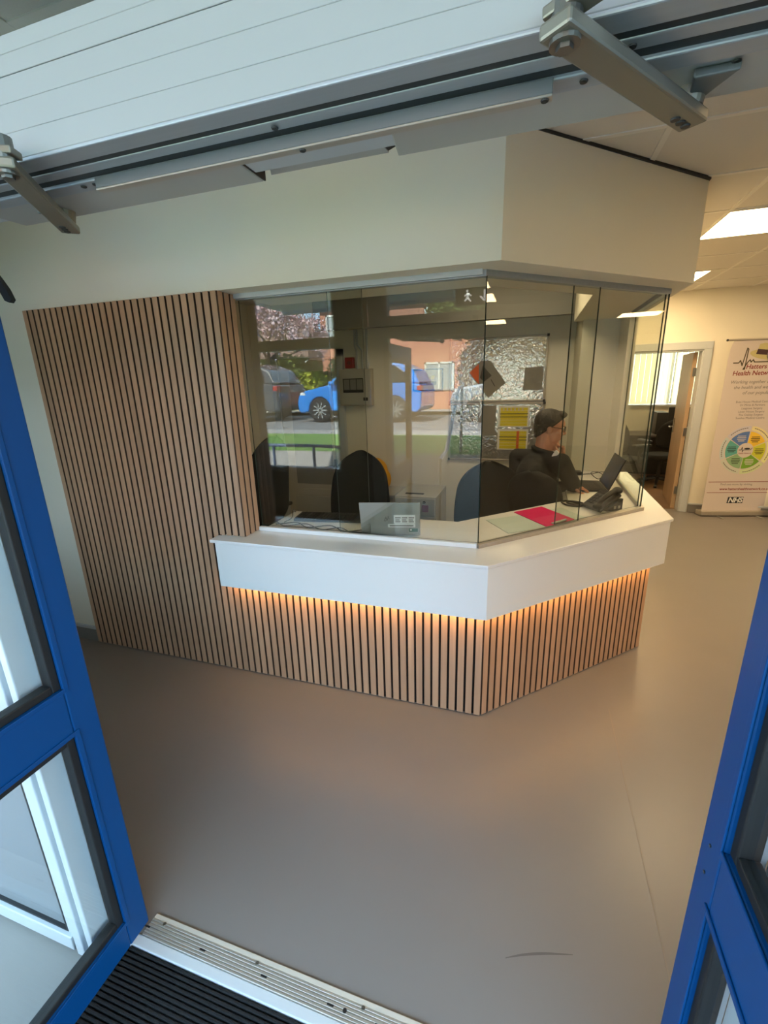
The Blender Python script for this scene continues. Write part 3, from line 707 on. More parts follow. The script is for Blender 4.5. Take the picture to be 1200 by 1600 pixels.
b = BM(); prism(b, [(-.55, 1.12), (-.37, 1.118), (-.365, 1.436), (-.555, 1.438)], 0, .0015, 0, mxw); tag(obj('notice', b, M['paper_grey']), 'tall grey notice at the left of the yellow charts', 'notice')
def chart(label, z0, z1, stripe):
    t = thing('wall_chart', label, 'chart', (-.18, BY-.026, z0))
    b = BM(); prism(b, [(-.342, z0), (-.03, z0), (-.026, z1), (-.338, z1)], 0, .0015, 0, mxw); obj('page', b, M['paper'], t)
    n = 6; hh = (z1-z0-.03)/n
    for k in range(n):
        za = z0+.012+k*hh; b = BM(); prism(b, [(-.318, za), (-.045, za), (-.045, za+hh*.93), (-.318, za+hh*.93)], -.0005, 0, 0, mxw); obj('yellow_row', b, M['yellow'], t)
    for k in (3, 4):
        za = z0+.012+k*hh; b = BM(); prism(b, [(-.325, za-.006), (-.04, za-.006), (-.04, za+.002), (-.325, za+.002)], -.001, -.0005, 0, mxw); obj('dark_rule', b, M['ink'], t)
    if stripe:
        b = BM(); prism(b, [(-.145, z0+.014), (-.118, z0+.014), (-.118, z1-.02), (-.145, z1-.02)], -.0013, -.001, 0, mxw); obj('orange_column', b, M['orange'], t)
    else:
        for k in range(6):
            x = -.295+k*.038; za = z0+.012+5*hh; b = BM(); prism(b, [(x, za), (x+.014, za), (x+.014, za+hh*.8), (x, za+hh*.8)], -.0013, -.0006, 0, mxw); obj('heading', b, M['banner'], t)
chart('upper yellow striped chart on the lower notice board', 1.212, 1.432, False)
chart('lower yellow striped chart with an orange column', .972, 1.19, True)
# fire alarm panel, call point, conduits, framed certificate
fp = thing('fire_alarm_panel', 'grey fire alarm panel on the reception back wall', 'alarm panel', (-1.92, BY, 1.46))
b = BM(); box(b, -2.118, -1.735, BY-.10, BY-.001, 1.455, 1.855); obj('case', b, M['beige'], fp, bevel=.006)
b = BM(); box(b, -2.105, -1.748, BY-.106, BY-.10, 1.468, 1.842); obj('door', b, M['cab'], fp, bevel=.003)
b = BM(); box(b, -2.07, -1.825, BY-.109, BY-.106, 1.60, 1.755); obj('window', b, M['black'], fp)
for k in range(3):
    b = BM(); box(b, -2.06+k*.079, -1.99+k*.079, BY-.1105, BY-.109, 1.632, 1.745); obj('zone_module', b, M['paper_grey'], fp)
b = BM(); box(b, -1.83, -1.775, BY-.108, BY-.106, 1.51, 1.545); obj('badge', b, M['black'], fp)
cp = thing('fire_call_point', 'red alarm box mounted above the grey fire panel', 'alarm', (-2.0, BY, 1.86))
b = BM(); box(b, -2.055, -1.955, BY-.06, BY-.001, 1.868, 1.985); obj('case', b, M['red'], cp, bevel=.006)
b = BM(); cyl(b, (-2.005, BY-.06, 1.925), (-2.005, BY-.066, 1.925), .022); obj('sounder', b, mat('dark red', (96, 12, 12), .4), cp)
for i, (pts, lb) in enumerate((([(-1.925, 1.857), (-1.925, 2.05), (-1.945, 2.10), (-1.945, CEIL-.01)], 'thin white conduit nearest the red alarm box'),
                              ([(-1.86, 1.857), (-1.86, 2.05), (-1.915, 2.12), (-1.915, CEIL-.01)], 'white conduit in the middle of the three above the fire panel'),
                              ([(-1.80, 1.857), (-1.80, CEIL-.01)], 'straight white conduit above the right edge of the fire panel'))):
    b = BM(); tube(b, [(x, BY-.0145, z) for x, z in pts], .012); tag(obj('conduit', b, M['upvc'], smooth=False), lb, 'conduit', 'conduits above the fire panel')
ct = thing('framed_certificate', 'framed certificate on the back wall left of the notice boards', 'picture frame', (-1.10, BY, 1.6))
b = BM(); box(b, -1.272, -.938, BY-.018, BY-.001, 1.598, 1.832); obj('frame', b, M['dark_metal'], ct, bevel=.003)
b = BM(); box(b, -1.257, -.953, BY-.0195, BY-.018, 1.613, 1.817); obj('page', b, M['paper'], ct)
b = BM(); box(b, -1.20, -1.01, BY-.0200, BY-.0195, 1.66, 1.70); obj('print', b, M['inkgrey'], ct)
b = BM(); box(b, -1.07, -1.03, BY-.0200, BY-.0195, 1.72, 1.76); obj('seal', b, M['yellow'], ct)

# ------------------------------------------------------------------ things on the counter
WZ = .8902
# laptop 1, lid towards the lobby
def laptop(label, o, xdir, wd=.33, dp=.225, open_deg=100, shell=None, lidback=None):
    """o = middle of the hinge; the keyboard lies along local -y... local y points from hinge to user"""
    t = thing('laptop', label, 'laptop', o)
    mx = frame_mx(o, xdir, (0, 0, 1)); sh = shell or M['silver']
    b = BM(); box(b, -wd/2, wd/2, .0, dp, .002, .016, 0, mx); obj('base', b, sh, t, bevel=.003)
    b = BM(); box(b, -wd/2+.016, wd/2-.016, .025, dp*.60, .016, .0172, 0, mx); kb = obj('keyboard', b, M['black'], t)
    b = BM()
    for r_ in range(5):
        for c_ in range(13):
            x = -wd/2+.022+c_*(wd-.044)/13; y = .029+r_*(dp*.58-.006)/5
            box(b, x, x+(wd-.044)/13-.003, y, y+(dp*.58-.006)/5-.003, .0172, .0186, 0, mx)
    obj('keys', b, M['keys'], kb)
    b = BM(); box(b, -.055, .055, dp*.65, dp-.012, .016, .0165, 0, mx); obj('touchpad', b, M['keys'], t)
    lm = mx @ Matrix.Translation((0, 0, .016)) @ Matrix.Rotation(R(90-open_deg), 4, 'X')
    lm = mx @ Matrix.Translation((0, -.002, .012)) @ Matrix.Rotation(R(open_deg-90), 4, 'X')
    b = BM(); box(b, -wd/2, wd/2, -.007, 0, 0, dp, 0, lm); ld = obj('lid', b, sh, t, bevel=.004, seg=3)
    b = BM(); box(b, -wd/2+.008, wd/2-.008, 0, .0008, .010, dp-.006, 0, lm); obj('screen', b, M['screen'], ld)
    return t, mx, lm, ld
lp, mx, lm, ld = laptop('silver laptop with white labels on its lid behind the front glass', (-.70, 2.222, WZ), (.975, .22, 0), wd=.322, dp=.205, open_deg=108)
# lid back is the local -y side
bk = lm @ Matrix.Translation((0, -.0072, 0)); face = bk @ Matrix(((1, 0, 0, 0), (0, 0, 1, 0), (0, 1, 0, 0), (0, 0, 0, 1))) @ Matrix.Scale(-1, 4, (0, 0, 1))
def decal(parent, name, x0, x1, z0, z1, m, dz=.0004, mtx=None):
    b = BM(); box(b, x0, x1, -dz, 0, z0, z1, 0, mtx if mtx is not None else bk); return obj(name, b, m, parent)
decal(ld, 'label', .02, .135, .072, .128, M['paper']); decal(ld, 'label', -.012, .135, .048, .070, M['paper'])
for k in range(3):
    decal(ld, 'print', .028+k*.036, .056+k*.036, .082, .088, M['inkgrey'], .0007); decal(ld, 'print', .028+k*.036, .052+k*.036, .094, .100, M['inkgrey'], .0007); decal(ld, 'print', .028+k*.036, .058+k*.036, .108, .114, M['inkgrey'], .0007)
decal(ld, 'print', -.004, .125, .055, .062, M['inkgrey'], .0007)
decal(ld, 'badge', .100, .148, .018, .040, mat('green badge', (70, 110, 90), .4)); decal(ld, 'badge', .106, .116, .026, .036, M['paper'], .0007)
b = BM()
for p, q in (((-.032, .088), (-.022, .118)), ((-.024, .088), (-.014, .118)), ((-.028, .104), (-.019, .108)), ((-.016, .092), (-.006, .122)), ((-.008, .108), (-.002, .104))):
    sg(p, q, .0009, b, face)
b.transform(Matrix.Translation(face.to_3x3() @ Vector((0, 0, .0003))))
obj('maker_mark', b, M['dark_metal'], ld)
# laptop 2, side on to us in front of the man
lp2, mx2, lm2, ld2 = laptop('dark open laptop the man is working on', (.545, 3.665, WZ), (-.06, 1, 0), wd=.345, dp=.245, open_deg=112, shell=M['dark_metal'])
# keyboard
kb = thing('keyboard', 'black wide keyboard on the counter left of the silver laptop', 'keyboard', (-1.16, 2.40, WZ))
mx = frame_mx((-1.365, 2.335, WZ), (.435, .055, 0), (0, 0, 1))
b = BM(); box(b, 0, .44, 0, .14, .001, .018, 0, mx); obj('case', b, M['black'], kb, bevel=.004)
b = BM()
for r_ in range(6):
    for c_ in range(19):
        box(b, .008+c_*.0225, .027+c_*.0225, .008+r_*.0215, .0265+r_*.0215, .018, .026, 0, mx)
obj('keys', b, M['black'], kb, bevel=.002, seg=1)
# cables
def cable(label, pts, r=.0028, m=None, grp='loose cables on the counter', k=8):
    b = BM(); tube(b, smoothpath(pts, k), r, 8); tag(obj('cable', b, m or M['black'], smooth=True), label, 'cable', grp)
z = WZ+.0032; gcab = mat('grey cable', (70, 72, 80), .5)
cable('dark cable looping in front of the black keyboard', [(-1.44, 2.25, z), (-1.33, 2.31, z), (-1.22, 2.24, z), (-1.10, 2.30, z), (-.98, 2.22, z), (-.90, 2.26, z), (-.80, 2.33, z)])
cable('dark cable snaking from the oak panel towards the silver laptop', [(-1.46, 2.30, z), (-1.36, 2.22, z+.006), (-1.25, 2.28, z+.006), (-1.12, 2.22, z), (-1.02, 2.26, z+.006), (-.92, 2.20, z), (-.86, 2.235, z)], m=gcab)
cable('black cable rising at the left end of the keyboard', [(-1.46, 2.53, z), (-1.42, 2.46, z+.02), (-1.40, 2.40, z+.05), (-1.395, 2.37, z+.01), (-1.41, 2.30, z)])
b = BM(); box(b, -.925, -.865, 2.185, 2.215, WZ, WZ+.012); tag(obj('cable_adapter', b, M['black'], bevel=.004), 'small black adapter beside the silver laptop', 'adapter')
cable('tangled black cable behind the man\'s laptop', [(.42, 4.12, z), (.47, 4.0, z+.03), (.52, 4.10, z+.012), (.56, 4.22, z), (.60, 4.05, z+.04), (.55, 3.95, z), (.50, 4.05, z+.03), (.57, 4.15, z+.02), (.62, 3.98, z), (.60, 3.86, z)], r=.003)
b = BM(); box(b, .375, .435, 4.09, 4.19, WZ, WZ+.028); tag(obj('power_adapter', b, M['black'], bevel=.006), 'black power adapter behind the man', 'adapter')
cable('coiled black phone lead in front of the desk phone', [(.34, 3.10, z+.004), (.27, 3.16, z+.004), (.225, 3.13, z+.004), (.25, 3.06, z+.004), (.32, 3.04, z+.004), (.37, 3.08, z+.004), (.33, 3.13, z+.008), (.27, 3.13, z+.010), (.26, 3.08, z+.010), (.33, 3.06, z+.008), (.39, 3.11, z+.006)], r=.006)
# pale sheets under the glass and the pink clipboard
def counter_sheet(label, pts):
    b = BM(); prism(b, pts, WZ, WZ+.0025); tag(obj('counter_mat', b, M['mint']), label, 'mat')
counter_sheet('pale green mat on the counter left of and under the pink clipboard', [(-.225, 2.62), (-.085, 2.40), (.155, 2.575), (.01, 2.80)])
counter_sheet('pale green mat on the counter between clipboard and desk phone', [(.045, 2.835), (.19, 2.61), (.36, 2.77), (.215, 3.00)])
cb = thing('clipboard', 'pink clipboard lying on the counter inside the angled glass', 'clipboard', (.09, 2.78, WZ+.003))
def P(u): return Vector(u)
A_, B_, C_, D_ = (-.072, 2.815), (.125, 2.545), (.275, 2.735), (.095, 2.985)
b = BM(); prism(b, [A_, B_, C_, D_], WZ+.0028, WZ+.0062); obj('board', b, M['pink'], cb, bevel=.0008, seg=1)
e = Vector((C_[0]-B_[0], C_[1]-B_[1], 0)).normalized(); mid = Vector((.5*(B_[0]+C_[0]), .5*(B_[1]+C_[1]), WZ+.0062))
mx = frame_mx(mid, e, (0, 0, 1))
b = BM(); box(b, -.055, .055, .008, .032, 0, .006, 0, mx); cyl(b, mx @ Vector((-.055, .012, .008)), mx @ Vector((.055, .012, .008)), .006); obj('clip', b, M['silver'], cb, bevel=.001, label='chrome clip')
# desk phone on a stand
ph = thing('desk_phone', 'black desk phone with handset on a wedge stand near the glass end', 'phone', (.44, 3.04, WZ))
d_ = Vector((.80, .60, 0)); mx = frame_mx((.405, 2.985, WZ), d_, (0, 0, 1))   # local x runs up the slope
Tm = mx @ Matrix.Rotation(R(-30), 4, 'Y')
b = BM(); box(b, -.015, .165, -.08, .08, .012, .034, 0, Tm); obj('body', b, M['black'], ph, bevel=.008)
b = BM(); prism(b, [(.045, .0), (.165, .0), (.165, .072), (.14, .072)], -.065, .065, 0, mx @ Matrix(((1, 0, 0, 0), (0, 0, 1, 0), (0, 1, 0, 0), (0, 0, 0, 1)))); obj('stand', b, M['dark_metal'], ph, bevel=.003)
b = BM()
pth = [Tm @ Vector(v) for v in ((.0, -.052, .048), (.025, -.052, .060), (.085, -.052, .066), (.14, -.052, .060), (.168, -.052, .048))]
tube(b, smoothpath(pth, 5), .017, 10); ball(b, pth[0], (.030, .026, .022)); ball(b, pth[-1], (.032, .028, .024)); o = obj('handset', b, M['black'], ph); remesh(o, .005, 4)
b = BM()
for r_ in range(4):
    for c_ in range(3): box(b, .02+r_*.024, .036+r_*.024, -.005+c_*.026, .014+c_*.026, .034, .038, 0, Tm)
obj('keypad', b, M['keys'], ph, bevel=.002)
b = BM(); box(b, .122, .155, -.01, .07, .034, .036, 0, Tm); obj('display', b, M['screen'], ph)
b = BM(); tube(b, smoothpath([(.52, 3.09, WZ+.05), (.565, 3.08, WZ+.035), (.57, 3.04, WZ+.012), (.535, 3.02, WZ+.006), (.50, 3.05, WZ+.006)], 6), .004); obj('lead', b, M['black'], ph)
b = BM(); box(b, .095, .112, -.0665, -.065, .012, .030, 0, mx); box(b, .128, .145, -.0665, -.065, .012, .030, 0, mx); obj('stand_clip', b, M['silver'], ph)

# ------------------------------------------------------------------ the seated man
man = thing('person', 'man in a black jacket and glasses sitting at a laptop, hand on chin', 'person', (.03, 3.45, 0))
HC = Vector((.130, 3.47, 1.352))
hf = Vector((.985, .05, -.16)).normalized(); hl = Vector((0, 0, 1)).cross(hf).normalized(); hu = hf.cross(hl)
HM = Matrix((hf, hl, hu)).transposed()
def hp(f, l, u): return HC+hf*f+hl*l+hu*u
def hand(b, wrist, dirn, pn, thumb, curl=(25, 35, 25), size=1.0, thumb_in=.35):
    """palm and five fingers; dirn along the hand, pn palm normal, thumb side direction"""
    d = Vector(dirn).normalized(); t = Vector(thumb); t = (t-d*t.dot(d)).normalized(); n = d.cross(t); n = n if n.dot(Vector(pn)) > 0 else -n
    W = Vector(wrist)
    for i, (off_, ln, r_) in enumerate(((.028, .078, .0088), (.009, .086, .009), (-.010, .080, .0086), (-.028, .064, .0076))):
        kn = W+d*(.086-.004*abs(i-1))*size+t*off_*size
        cap(b, W+t*off_*.55*size+d*.01, .015*size, kn, .0115*size)
        p = kn; a = 0; dd = d
        for seg_, cu, rr in ((.48, curl[0], 1), (.30, curl[1], .92), (.24, curl[2], .85)):
            a += R(cu+i*2); q = p+(d*math.cos(a)+n*math.sin(a))*ln*seg_*size
            cap(b, p, r_*rr*size, q, r_*rr*.93*size, 10); p = q
    th0 = W+d*.022*size+t*.022*size
    th1 = th0+(t*.75+d*.55+n*thumb_in).normalized()*.042*size; th2 = th1+(d*.9+t*.18+n*thumb_in*1.2).normalized()*.032*size; th3 = th2+(d*.95-t*.1+n*thumb_in).normalized()*.024*size
    cap(b, th0, .014*size, th1, .011*size); cap(b, th1, .0105*size, th2, .0098*size); cap(b, th2, .0098*size, th3, .0085*size)
LS, RS = Vector((-.085, 3.545, 1.125)), Vector((.215, 3.37, 1.120))
LE, RE = Vector((-.075, 3.42, .875)), Vector((.315, 3.47, .945))
LW, RW = Vector((.285, 3.47, .928)), Vector((.232, 3.445, 1.135))
b = BM()
# head
ball(b, hp(-.008, 0, .032), (.098, .076, .090), mx=HM, n=24); ball(b, hp(.030, 0, -.035), (.062, .058, .080), mx=HM, n=20)
ball(b, hp(.055, 0, .035), (.042, .055, .045), mx=HM); ball(b, hp(.064, 0, -.098), (.024, .026, .020), mx=HM)
cap(b, hp(.084, 0, .018), .008, hp(.106, 0, -.022), .011); ball(b, hp(.094, .010, -.028), .009); ball(b, hp(.094, -.010, -.028), .009)
ball(b, hp(.086, 0, -.052), (.010, .020, .006), mx=HM); ball(b, hp(.083, 0, -.066), (.010, .018, .007), mx=HM)
for s in (-1, 1):
    ball(b, hp(-.008, s*.076, -.005), (.020, .008, .033), mx=HM); ball(b, hp(.080, s*.028, .032), (.012, .024, .008), mx=HM); ball(b, hp(.062, s*.040, -.018), (.028, .020, .022), mx=HM)
cap(b, hp(-.025, 0, -.06), .056, Vector((.085, 3.46, 1.165)), .058, 18); cap(b, hp(.03, 0, -.075), .035, Vector((.11, 3.46, 1.19)), .045, 14)
# trunk and limbs under the clothes
cap(b, (.085, 3.46, 1.15), .06, (.05, 3.45, 1.0), .11); cap(b, (.05, 3.45, 1.0), .11, (.03, 3.43, .68), .12)
cap(b, LS, .05, LE, .04); cap(b, LE, .038, LW, .027); cap(b, RS, .05, RE, .04); cap(b, RE, .038, RW, .027)
cap(b, (.07, 3.46, 1.10), .07, LS, .05); cap(b, (.07, 3.46, 1.10), .07, RS, .05)
hand(b, LW+Vector((.012, 0, .0)), (.97, .14, -.10), (0, 0, -1), (.1, -1, 0), curl=(22, 30, 20), size=1.0)
hand(b, RW, (-.06, .05, 1), (-1, .1, .2), (-.1, -.9, .2), curl=(62, 62, 35), size=1.0, thumb_in=.5)
body = obj('body', b, M['skin'], man); remesh(body, .0042, 5)
b = BM(); ball(b, hp(-.016, 0, .044), (.106, .085, .094), mx=HM, n=28)
ball(b, hp(-.055, 0, .0), (.062, .076, .075), mx=HM, n=20); ball(b, hp(.052, 0, .098), (.046, .056, .034), mx=HM); ball(b, hp(.080, .0, .090), (.022, .042, .018), mx=HM)
ball(b, hp(-.060, 0, -.040), (.044, .064, .060), mx=HM, n=18)
for s in (-1, 1): ball(b, hp(.010, s*.070, .004), (.018, .011, .030), mx=HM)
# cut the hair back from the face
bmesh.ops.transform(b, matrix=Matrix.Identity(4), verts=b.verts)
g = bmesh.ops.bisect_plane(b, geom=b.verts[:]+b.edges[:]+b.faces[:], plane_co=hp(.045, 0, .056), plane_no=(hf*.72-hu*.69), clear_outer=True)
bmesh.ops.holes_fill(b, edges=[e_ for e_ in b.edges if e_.is_boundary], sides=0)
hair = obj('hair', b, M['hair'], man, label='short dark hair'); remesh(hair, .005, 3)
b = BM()
for s in (-1, 1):
    ring_ = [hp(.098-abs(math.sin(a))*.0, s*.033+.024*math.cos(a), .012+.017*math.sin(a)) for a in [2*PI*k/18 for k in range(18)]]
    tube(b, ring_, .0022, 6, closed=True); tube(b, [hp(.098, s*.056, .016), hp(.085, s*.080, .016), hp(-.005, s*.083, .016)], .0022, 6)
tube(b, [hp(.098, -.010, .016), hp(.102, 0, .019), hp(.098, .010, .016)], .002, 6)
obj('glasses', b, M['black'], man, label='dark framed glasses')
for s in (-1, 1):
    b = BM(); ball(b, hp(.080, s*.031, .014), .012, n=12); ball(b, hp(.0885, s*.031, .014), .0055, 1, n=10); obj('eye', b, [M['paper'], M['black']], man)
# jacket
b = BM()
cap(b, (.085, 3.46, 1.155), .072, (.06, 3.455, 1.06), .13, 20); ball(b, (.06, 3.455, 1.0), (.135, .185, .17), mx=Matrix.Rotation(R(-32), 3, 'Z'), n=28)
ball(b, (.045, 3.44, .84), (.135, .17, .19), mx=Matrix.Rotation(R(-32), 3, 'Z'), n=24); ball(b, (.035, 3.43, .70), (.14, .17, .12), mx=Matrix.Rotation(R(-32), 3, 'Z'), n=24)
cap(b, (.075, 3.46, 1.12), .085, LS, .066, 16); cap(b, (.075, 3.46, 1.12), .085, RS, .066, 16)
cap(b, LS, .068, LE, .055, 16); cap(b, LE, .054, LW-Vector((.028, 0, 0)), .041, 16); cap(b, RS, .068, RE, .056, 16); cap(b, RE, .054, RW-Vector((-.008, 0, .035)), .041, 16)
tube(b, [Vector((.088, 3.462, 1.195))+Vector((.066*math.cos(a), .062*math.sin(a), -.022*math.cos(a))) for a in [2*PI*k/20 for k in range(20)]], .017, 8, closed=True)
jk = obj('jacket', b, M['jacket'], man); remesh(jk, .007, 5)
b = BM()
prism(b, [(-.012, -.04), (.028, .035), (.052, .015), (.018, -.085)], -.03, .03, 0, frame_mx((.148, 3.380, 1.178), (1, -.1, 0), (.1, -1, .12)))
obj('shirt_collar', b, M['shirt'], man, bevel=.008, label='white shirt showing at the collar')
b = BM(); cyl(b, LW-Vector((.036, 0, .002)), LW-Vector((.008, 0, .001)), .040, .036, 18); obj('shirt_cuff', b, M['shirt'], man)
b = BM()
Fd = Vector((.57, .82, 0)); Ld = Vector((-.82, .57, 0)); pel = Vector((.03, 3.43, .655))
for s in (-1, 1):
    h_ = pel+Ld*s*.09; k_ = h_+Fd*.40+Vector((0, 0, -.03)); f_ = Vector((k_.x-.02, k_.y-.03, .10))
    cap(b, h_, .092, k_, .066, 16); cap(b, k_, .064, f_, .046, 16)
ball(b, pel, (.15, .17, .105), mx=Matrix.Rotation(R(-32), 3, 'Z'), n=20)
tr = obj('trousers', b, M['trousers'], man); remesh(tr, .010, 4)
for s in (-1, 1):
    f_ = pel+Ld*s*.09+Fd*.40; f_ = Vector((f_.x-.02, f_.y-.03, .045)); b = BM(); cap(b, f_-Fd*.05, .042, f_+Fd*.15, .034, 14); cap(b, f_+Vector((0, 0, .05)), .045, f_, .044)
    sh = obj('shoe', b, M['black'], man); remesh(sh, .01, 4)

# ------------------------------------------------------------------ roll-up banner
ang = math.atan2(.162, .723)
bn = thing('roll_up_banner', 'tall roll-up banner with a coloured wheel standing before the far wall', 'banner', (2.074, 6.285, 0), ang)
def bq(name, x0, x1, z0, z1, m, y=-.0012, th=.0006):
    b = BM(); box(b, x0, x1, y-th, y, z0, z1); return obj(name, b, m, bn, world=False)
b = BM(); n_ = 16
pts = [(.0, .06), (.80, .06), (.80, 1.99)] + [(.80-.0, 2.045), (.02, 2.045)] + [(.0, 1.99)]
mxb = Matrix(((1, 0, 0, 0), (0, 0, 1, 0), (0, 1, 0, 0), (0, 0, 0, 1)))
prism(b, [(0, .06), (.80, .06), (.80, 2.045), (.035, 2.045), (.01, 1.97), (0, 1.84)], -.0006, .0006, 0, mxb); obj('printed_sheet', b, M['banner'], bn, world=False)
b = BM(); box(b, -.02, .82, -.05, .06, .012, .065); box(b, -.03, -.02, -.055, .065, .01, .068); box(b, .82, .83, -.055, .065, .01, .068); obj('base_cassette', b, M['alu_plate'], bn, world=False, bevel=.006)
for x in (.17, .62):
    b = BM(); box(b, x-.012, x+.012, -.16, -.04, .003, .012); obj('foot', b, M['silver'], bn, world=False, bevel=.003)
b = BM(); cyl(b, (-.035, 0, 2.052), (.83, 0, 2.052), .011); cyl(b, (-.045, 0, 2.052), (-.035, 0, 2.052), .013, .013, 12, 1); obj('top_rail', b, [M['alu_plate'], M['black']], bn, world=False)
b = BM(); cyl(b, (.40, .03, .06), (.40, .012, 2.04), .008); obj('support_pole', b, M['alu'], bn, world=False)
def btxt(name, s, x, z, size, m, align='CENTER', shear=0, space=1.0, bold=0):
    mx = Matrix(((1, 0, 0, x), (0, 0, -1, -.0012), (0, 1, 0, z), (0, 0, 0, 1)))
    return obj(name, text_bm(s, size, mx, align, shear, .0003, space, bold), m, bn, world=False)
# pulse line with a hat
b = BM()
ln = [(.065, 1.805), (.12, 1.805), (.135, 1.83), (.15, 1.80), (.16, 1.775), (.187, 1.96), (.20, 1.95), (.193, 1.735), (.178, 1.735), (.215, 1.81), (.235, 1.835), (.25, 1.81), (.27, 1.835), (.285, 1.81), (.43, 1.81)]
for p, q in zip(ln, ln[1:]):
    d_ = Vector((q[0]-p[0], 0, q[1]-p[1])); L_ = d_.length; mx = frame_mx((p[0], -.0014, p[1]), d_, (0, -1, 0)); box(b, -.004, L_+.004, -.0055, .0055, 0, .0005, 0, mx)
obj('pulse_line', b, mat('olive ink', (72, 62, 36), .6), bn, world=False)
def bell(name, cx, cz, rx, rz_, m, y, rot=0):
    b = BM(); mx = Matrix(((1, 0, 0, cx), (0, 0, 1, y), (0, 1, 0, cz), (0, 0, 0, 1))) @ Matrix.Rotation(rot, 4, 'Z')
    prism(b, [(rx*math.cos(2*PI*k/28), rz_*math.sin(2*PI*k/28)) for k in range(28)], -.0005, 0, 0, mx); return obj(name, b, m, bn, world=False)
straw = mat('straw print', (196, 184, 128), .6)
bell('hat_brim', .40, 1.885, .18, .052, straw, -.0014, R(-8))
b = BM(); prism(b, [(.29, 1.90), (.31, 2.0), (.36, 2.012), (.47, 1.995), (.50, 1.90), (.49, 1.865)], -.0006, 0, 0, Matrix(((1, 0, 0, 0), (0, 0, 1, -.0020), (0, 1, 0, 0), (0, 0, 0, 1)))); obj('hat_crown', b, straw, bn, world=False)
b = BM(); prism(b, [(.285, 1.895), (.297, 1.95), (.49, 1.925), (.50, 1.872)], -.0006, 0, 0, Matrix(((1, 0, 0, 0), (0, 0, 1, -.0027), (0, 1, 0, 0), (0, 0, 0, 1)))); obj('hat_band', b, mat('dark maroon', (66, 38, 40), .6), bn, world=False)
b = BM(); tube(b, smoothpath([(.43, -.003, 1.81), (.42, -.004, 1.84), (.405, -.004, 1.87), (.41, -.004, 1.91), (.44, -.004, 1.95)], 6), .004); obj('pulse_hook', b, M['inkgrey'], bn, world=False)
btxt('title', 'Hatters', .205, 1.738, .072, M['inkred'], 'LEFT', .12, 1.0, .001)
btxt('title', 'Health Network', .075, 1.668, .072, M['inkred'], 'LEFT', .12, .98, .001)
btxt('strapline', 'Working together to e', .07, 1.578, .052, M['inkgrey'], 'LEFT', .2, .98)
btxt('strapline', 'the health and wellb', .115, 1.518, .052, M['inkgrey'], 'LEFT', .2, .98)
btxt('strapline', 'of our population', .40, 1.458, .052, M['inkgrey'], 'CENTER', .2, .98)
for i, s in enumerate(('Bute House Medical Centre', 'Dr Mirza & Partners', 'Leagrave Surgery', 'Lister House Surgery', 'The Oakley Surgery', 'Sundon Medical Centre')):
    btxt('list_line', s, .355, 1.362-i*.037, .033, M['inkgrey'], 'CENTER')
WC = (.372, .81); R1, R0, RO = .222, .088, .285
cols = [(232, 190, 58), (196, 196, 52), (112, 160, 48), (136, 170, 128), (92, 164, 156), (84, 116, 176)]
out_c = [(226, 214, 160), (224, 222, 160), (200, 212, 160), (196, 200, 186), (190, 200, 200), (196, 192, 204)]
def sector(r0, r1, a0, a1, y, name, m, n=12):
    b = BM(); P_ = []
    for k in range(n+1): a = a0+(a1-a0)*k/n; P_.append((WC[0]+r1*math.sin(a), WC[1]+r1*math.cos(a)))
    for k in range(n, -1, -1): a = a0+(a1-a0)*k/n; P_.append((WC[0]+r0*math.sin(a), WC[1]+r0*math.cos(a)))
    mx = Matrix(((1, 0, 0, 0), (0, 0, 1, y), (0, 1, 0, 0), (0, 0, 0, 1)))
    for k in range(n):
        q = [P_[k], P_[k+1], P_[2*n-k], P_[2*n+1-k]]
        f = [b.verts.new(mx @ Vector((*p, 0))) for p in q]; b.faces.new(f)
    bmesh.ops.remove_doubles(b, verts=b.verts, dist=1e-6)
    return obj(name, b, m, bn, world=False)
for k in range(6):
    a0 = R(5)+k*PI/3+.025; a1 = R(5)+(k+1)*PI/3-.025
    sector(R0, R1, a0, a1, -.0016, 'wheel_segment', mat('wheel colour', cols[k], .6))
    sector(R1+.012, RO, a0, a1, -.0016, 'wheel_rim', mat('wheel rim colour', out_c[k], .6))
    am = (a0+a1)/2; b = BM()
    for r_ in range(4):
        cx = WC[0]+.155*math.sin(am); cz = WC[1]+.155*math.cos(am)+.028-r_*.019
        hw = (.045, .05, .048, .035)[r_]; box(b, cx-hw, cx+hw, -.0024, -.0018, cz-.004, cz+.004)
    obj('segment_text', b, [M['ink'], M['ink'], M['banner'], M['ink'], M['ink'], M['banner']][k], bn, world=False)
    b = BM()
    for r_ in range(9):
        a = a0+.15+(a1-a0-.3)*r_/8; mx = frame_mx((WC[0]+.262*math.sin(a), -.0018, WC[1]+.262*math.cos(a)), (math.cos(a), 0, -math.sin(a)), (0, -1, 0)); box(b, -.009, .009, -.005, .005, 0, .0005, 0, mx)
    obj('rim_text', b, M['inkgrey'], bn, world=False)
b = BM(); ln = [(.30, .815), (.325, .815), (.333, .85), (.342, .79), (.35, .815), (.43, .815), (.445, .84)]
for p, q in zip(ln, ln[1:]):
    d_ = Vector((q[0]-p[0], 0, q[1]-p[1])); mx = frame_mx((p[0], -.0014, p[1]), d_, (0, -1, 0)); box(b, 0, d_.length, -.003, .003, 0, .0005, 0, mx)
obj('wheel_pulse', b, M['ink'], bn, world=False); bell('wheel_hat', .39, .83, .034, .010, M['ink'], -.0014)
btxt('wheel_name', 'Health Network', .372, .768, .021, M['inkred'])
bq('rule', .025, .775, .424, .430, M['inkred']); bq('rule', .025, .775, .290, .296, M['inkred'])
btxt('web_line', 'Find out more by visiting', .165, .385, .036, M['inkgrey'], 'LEFT')
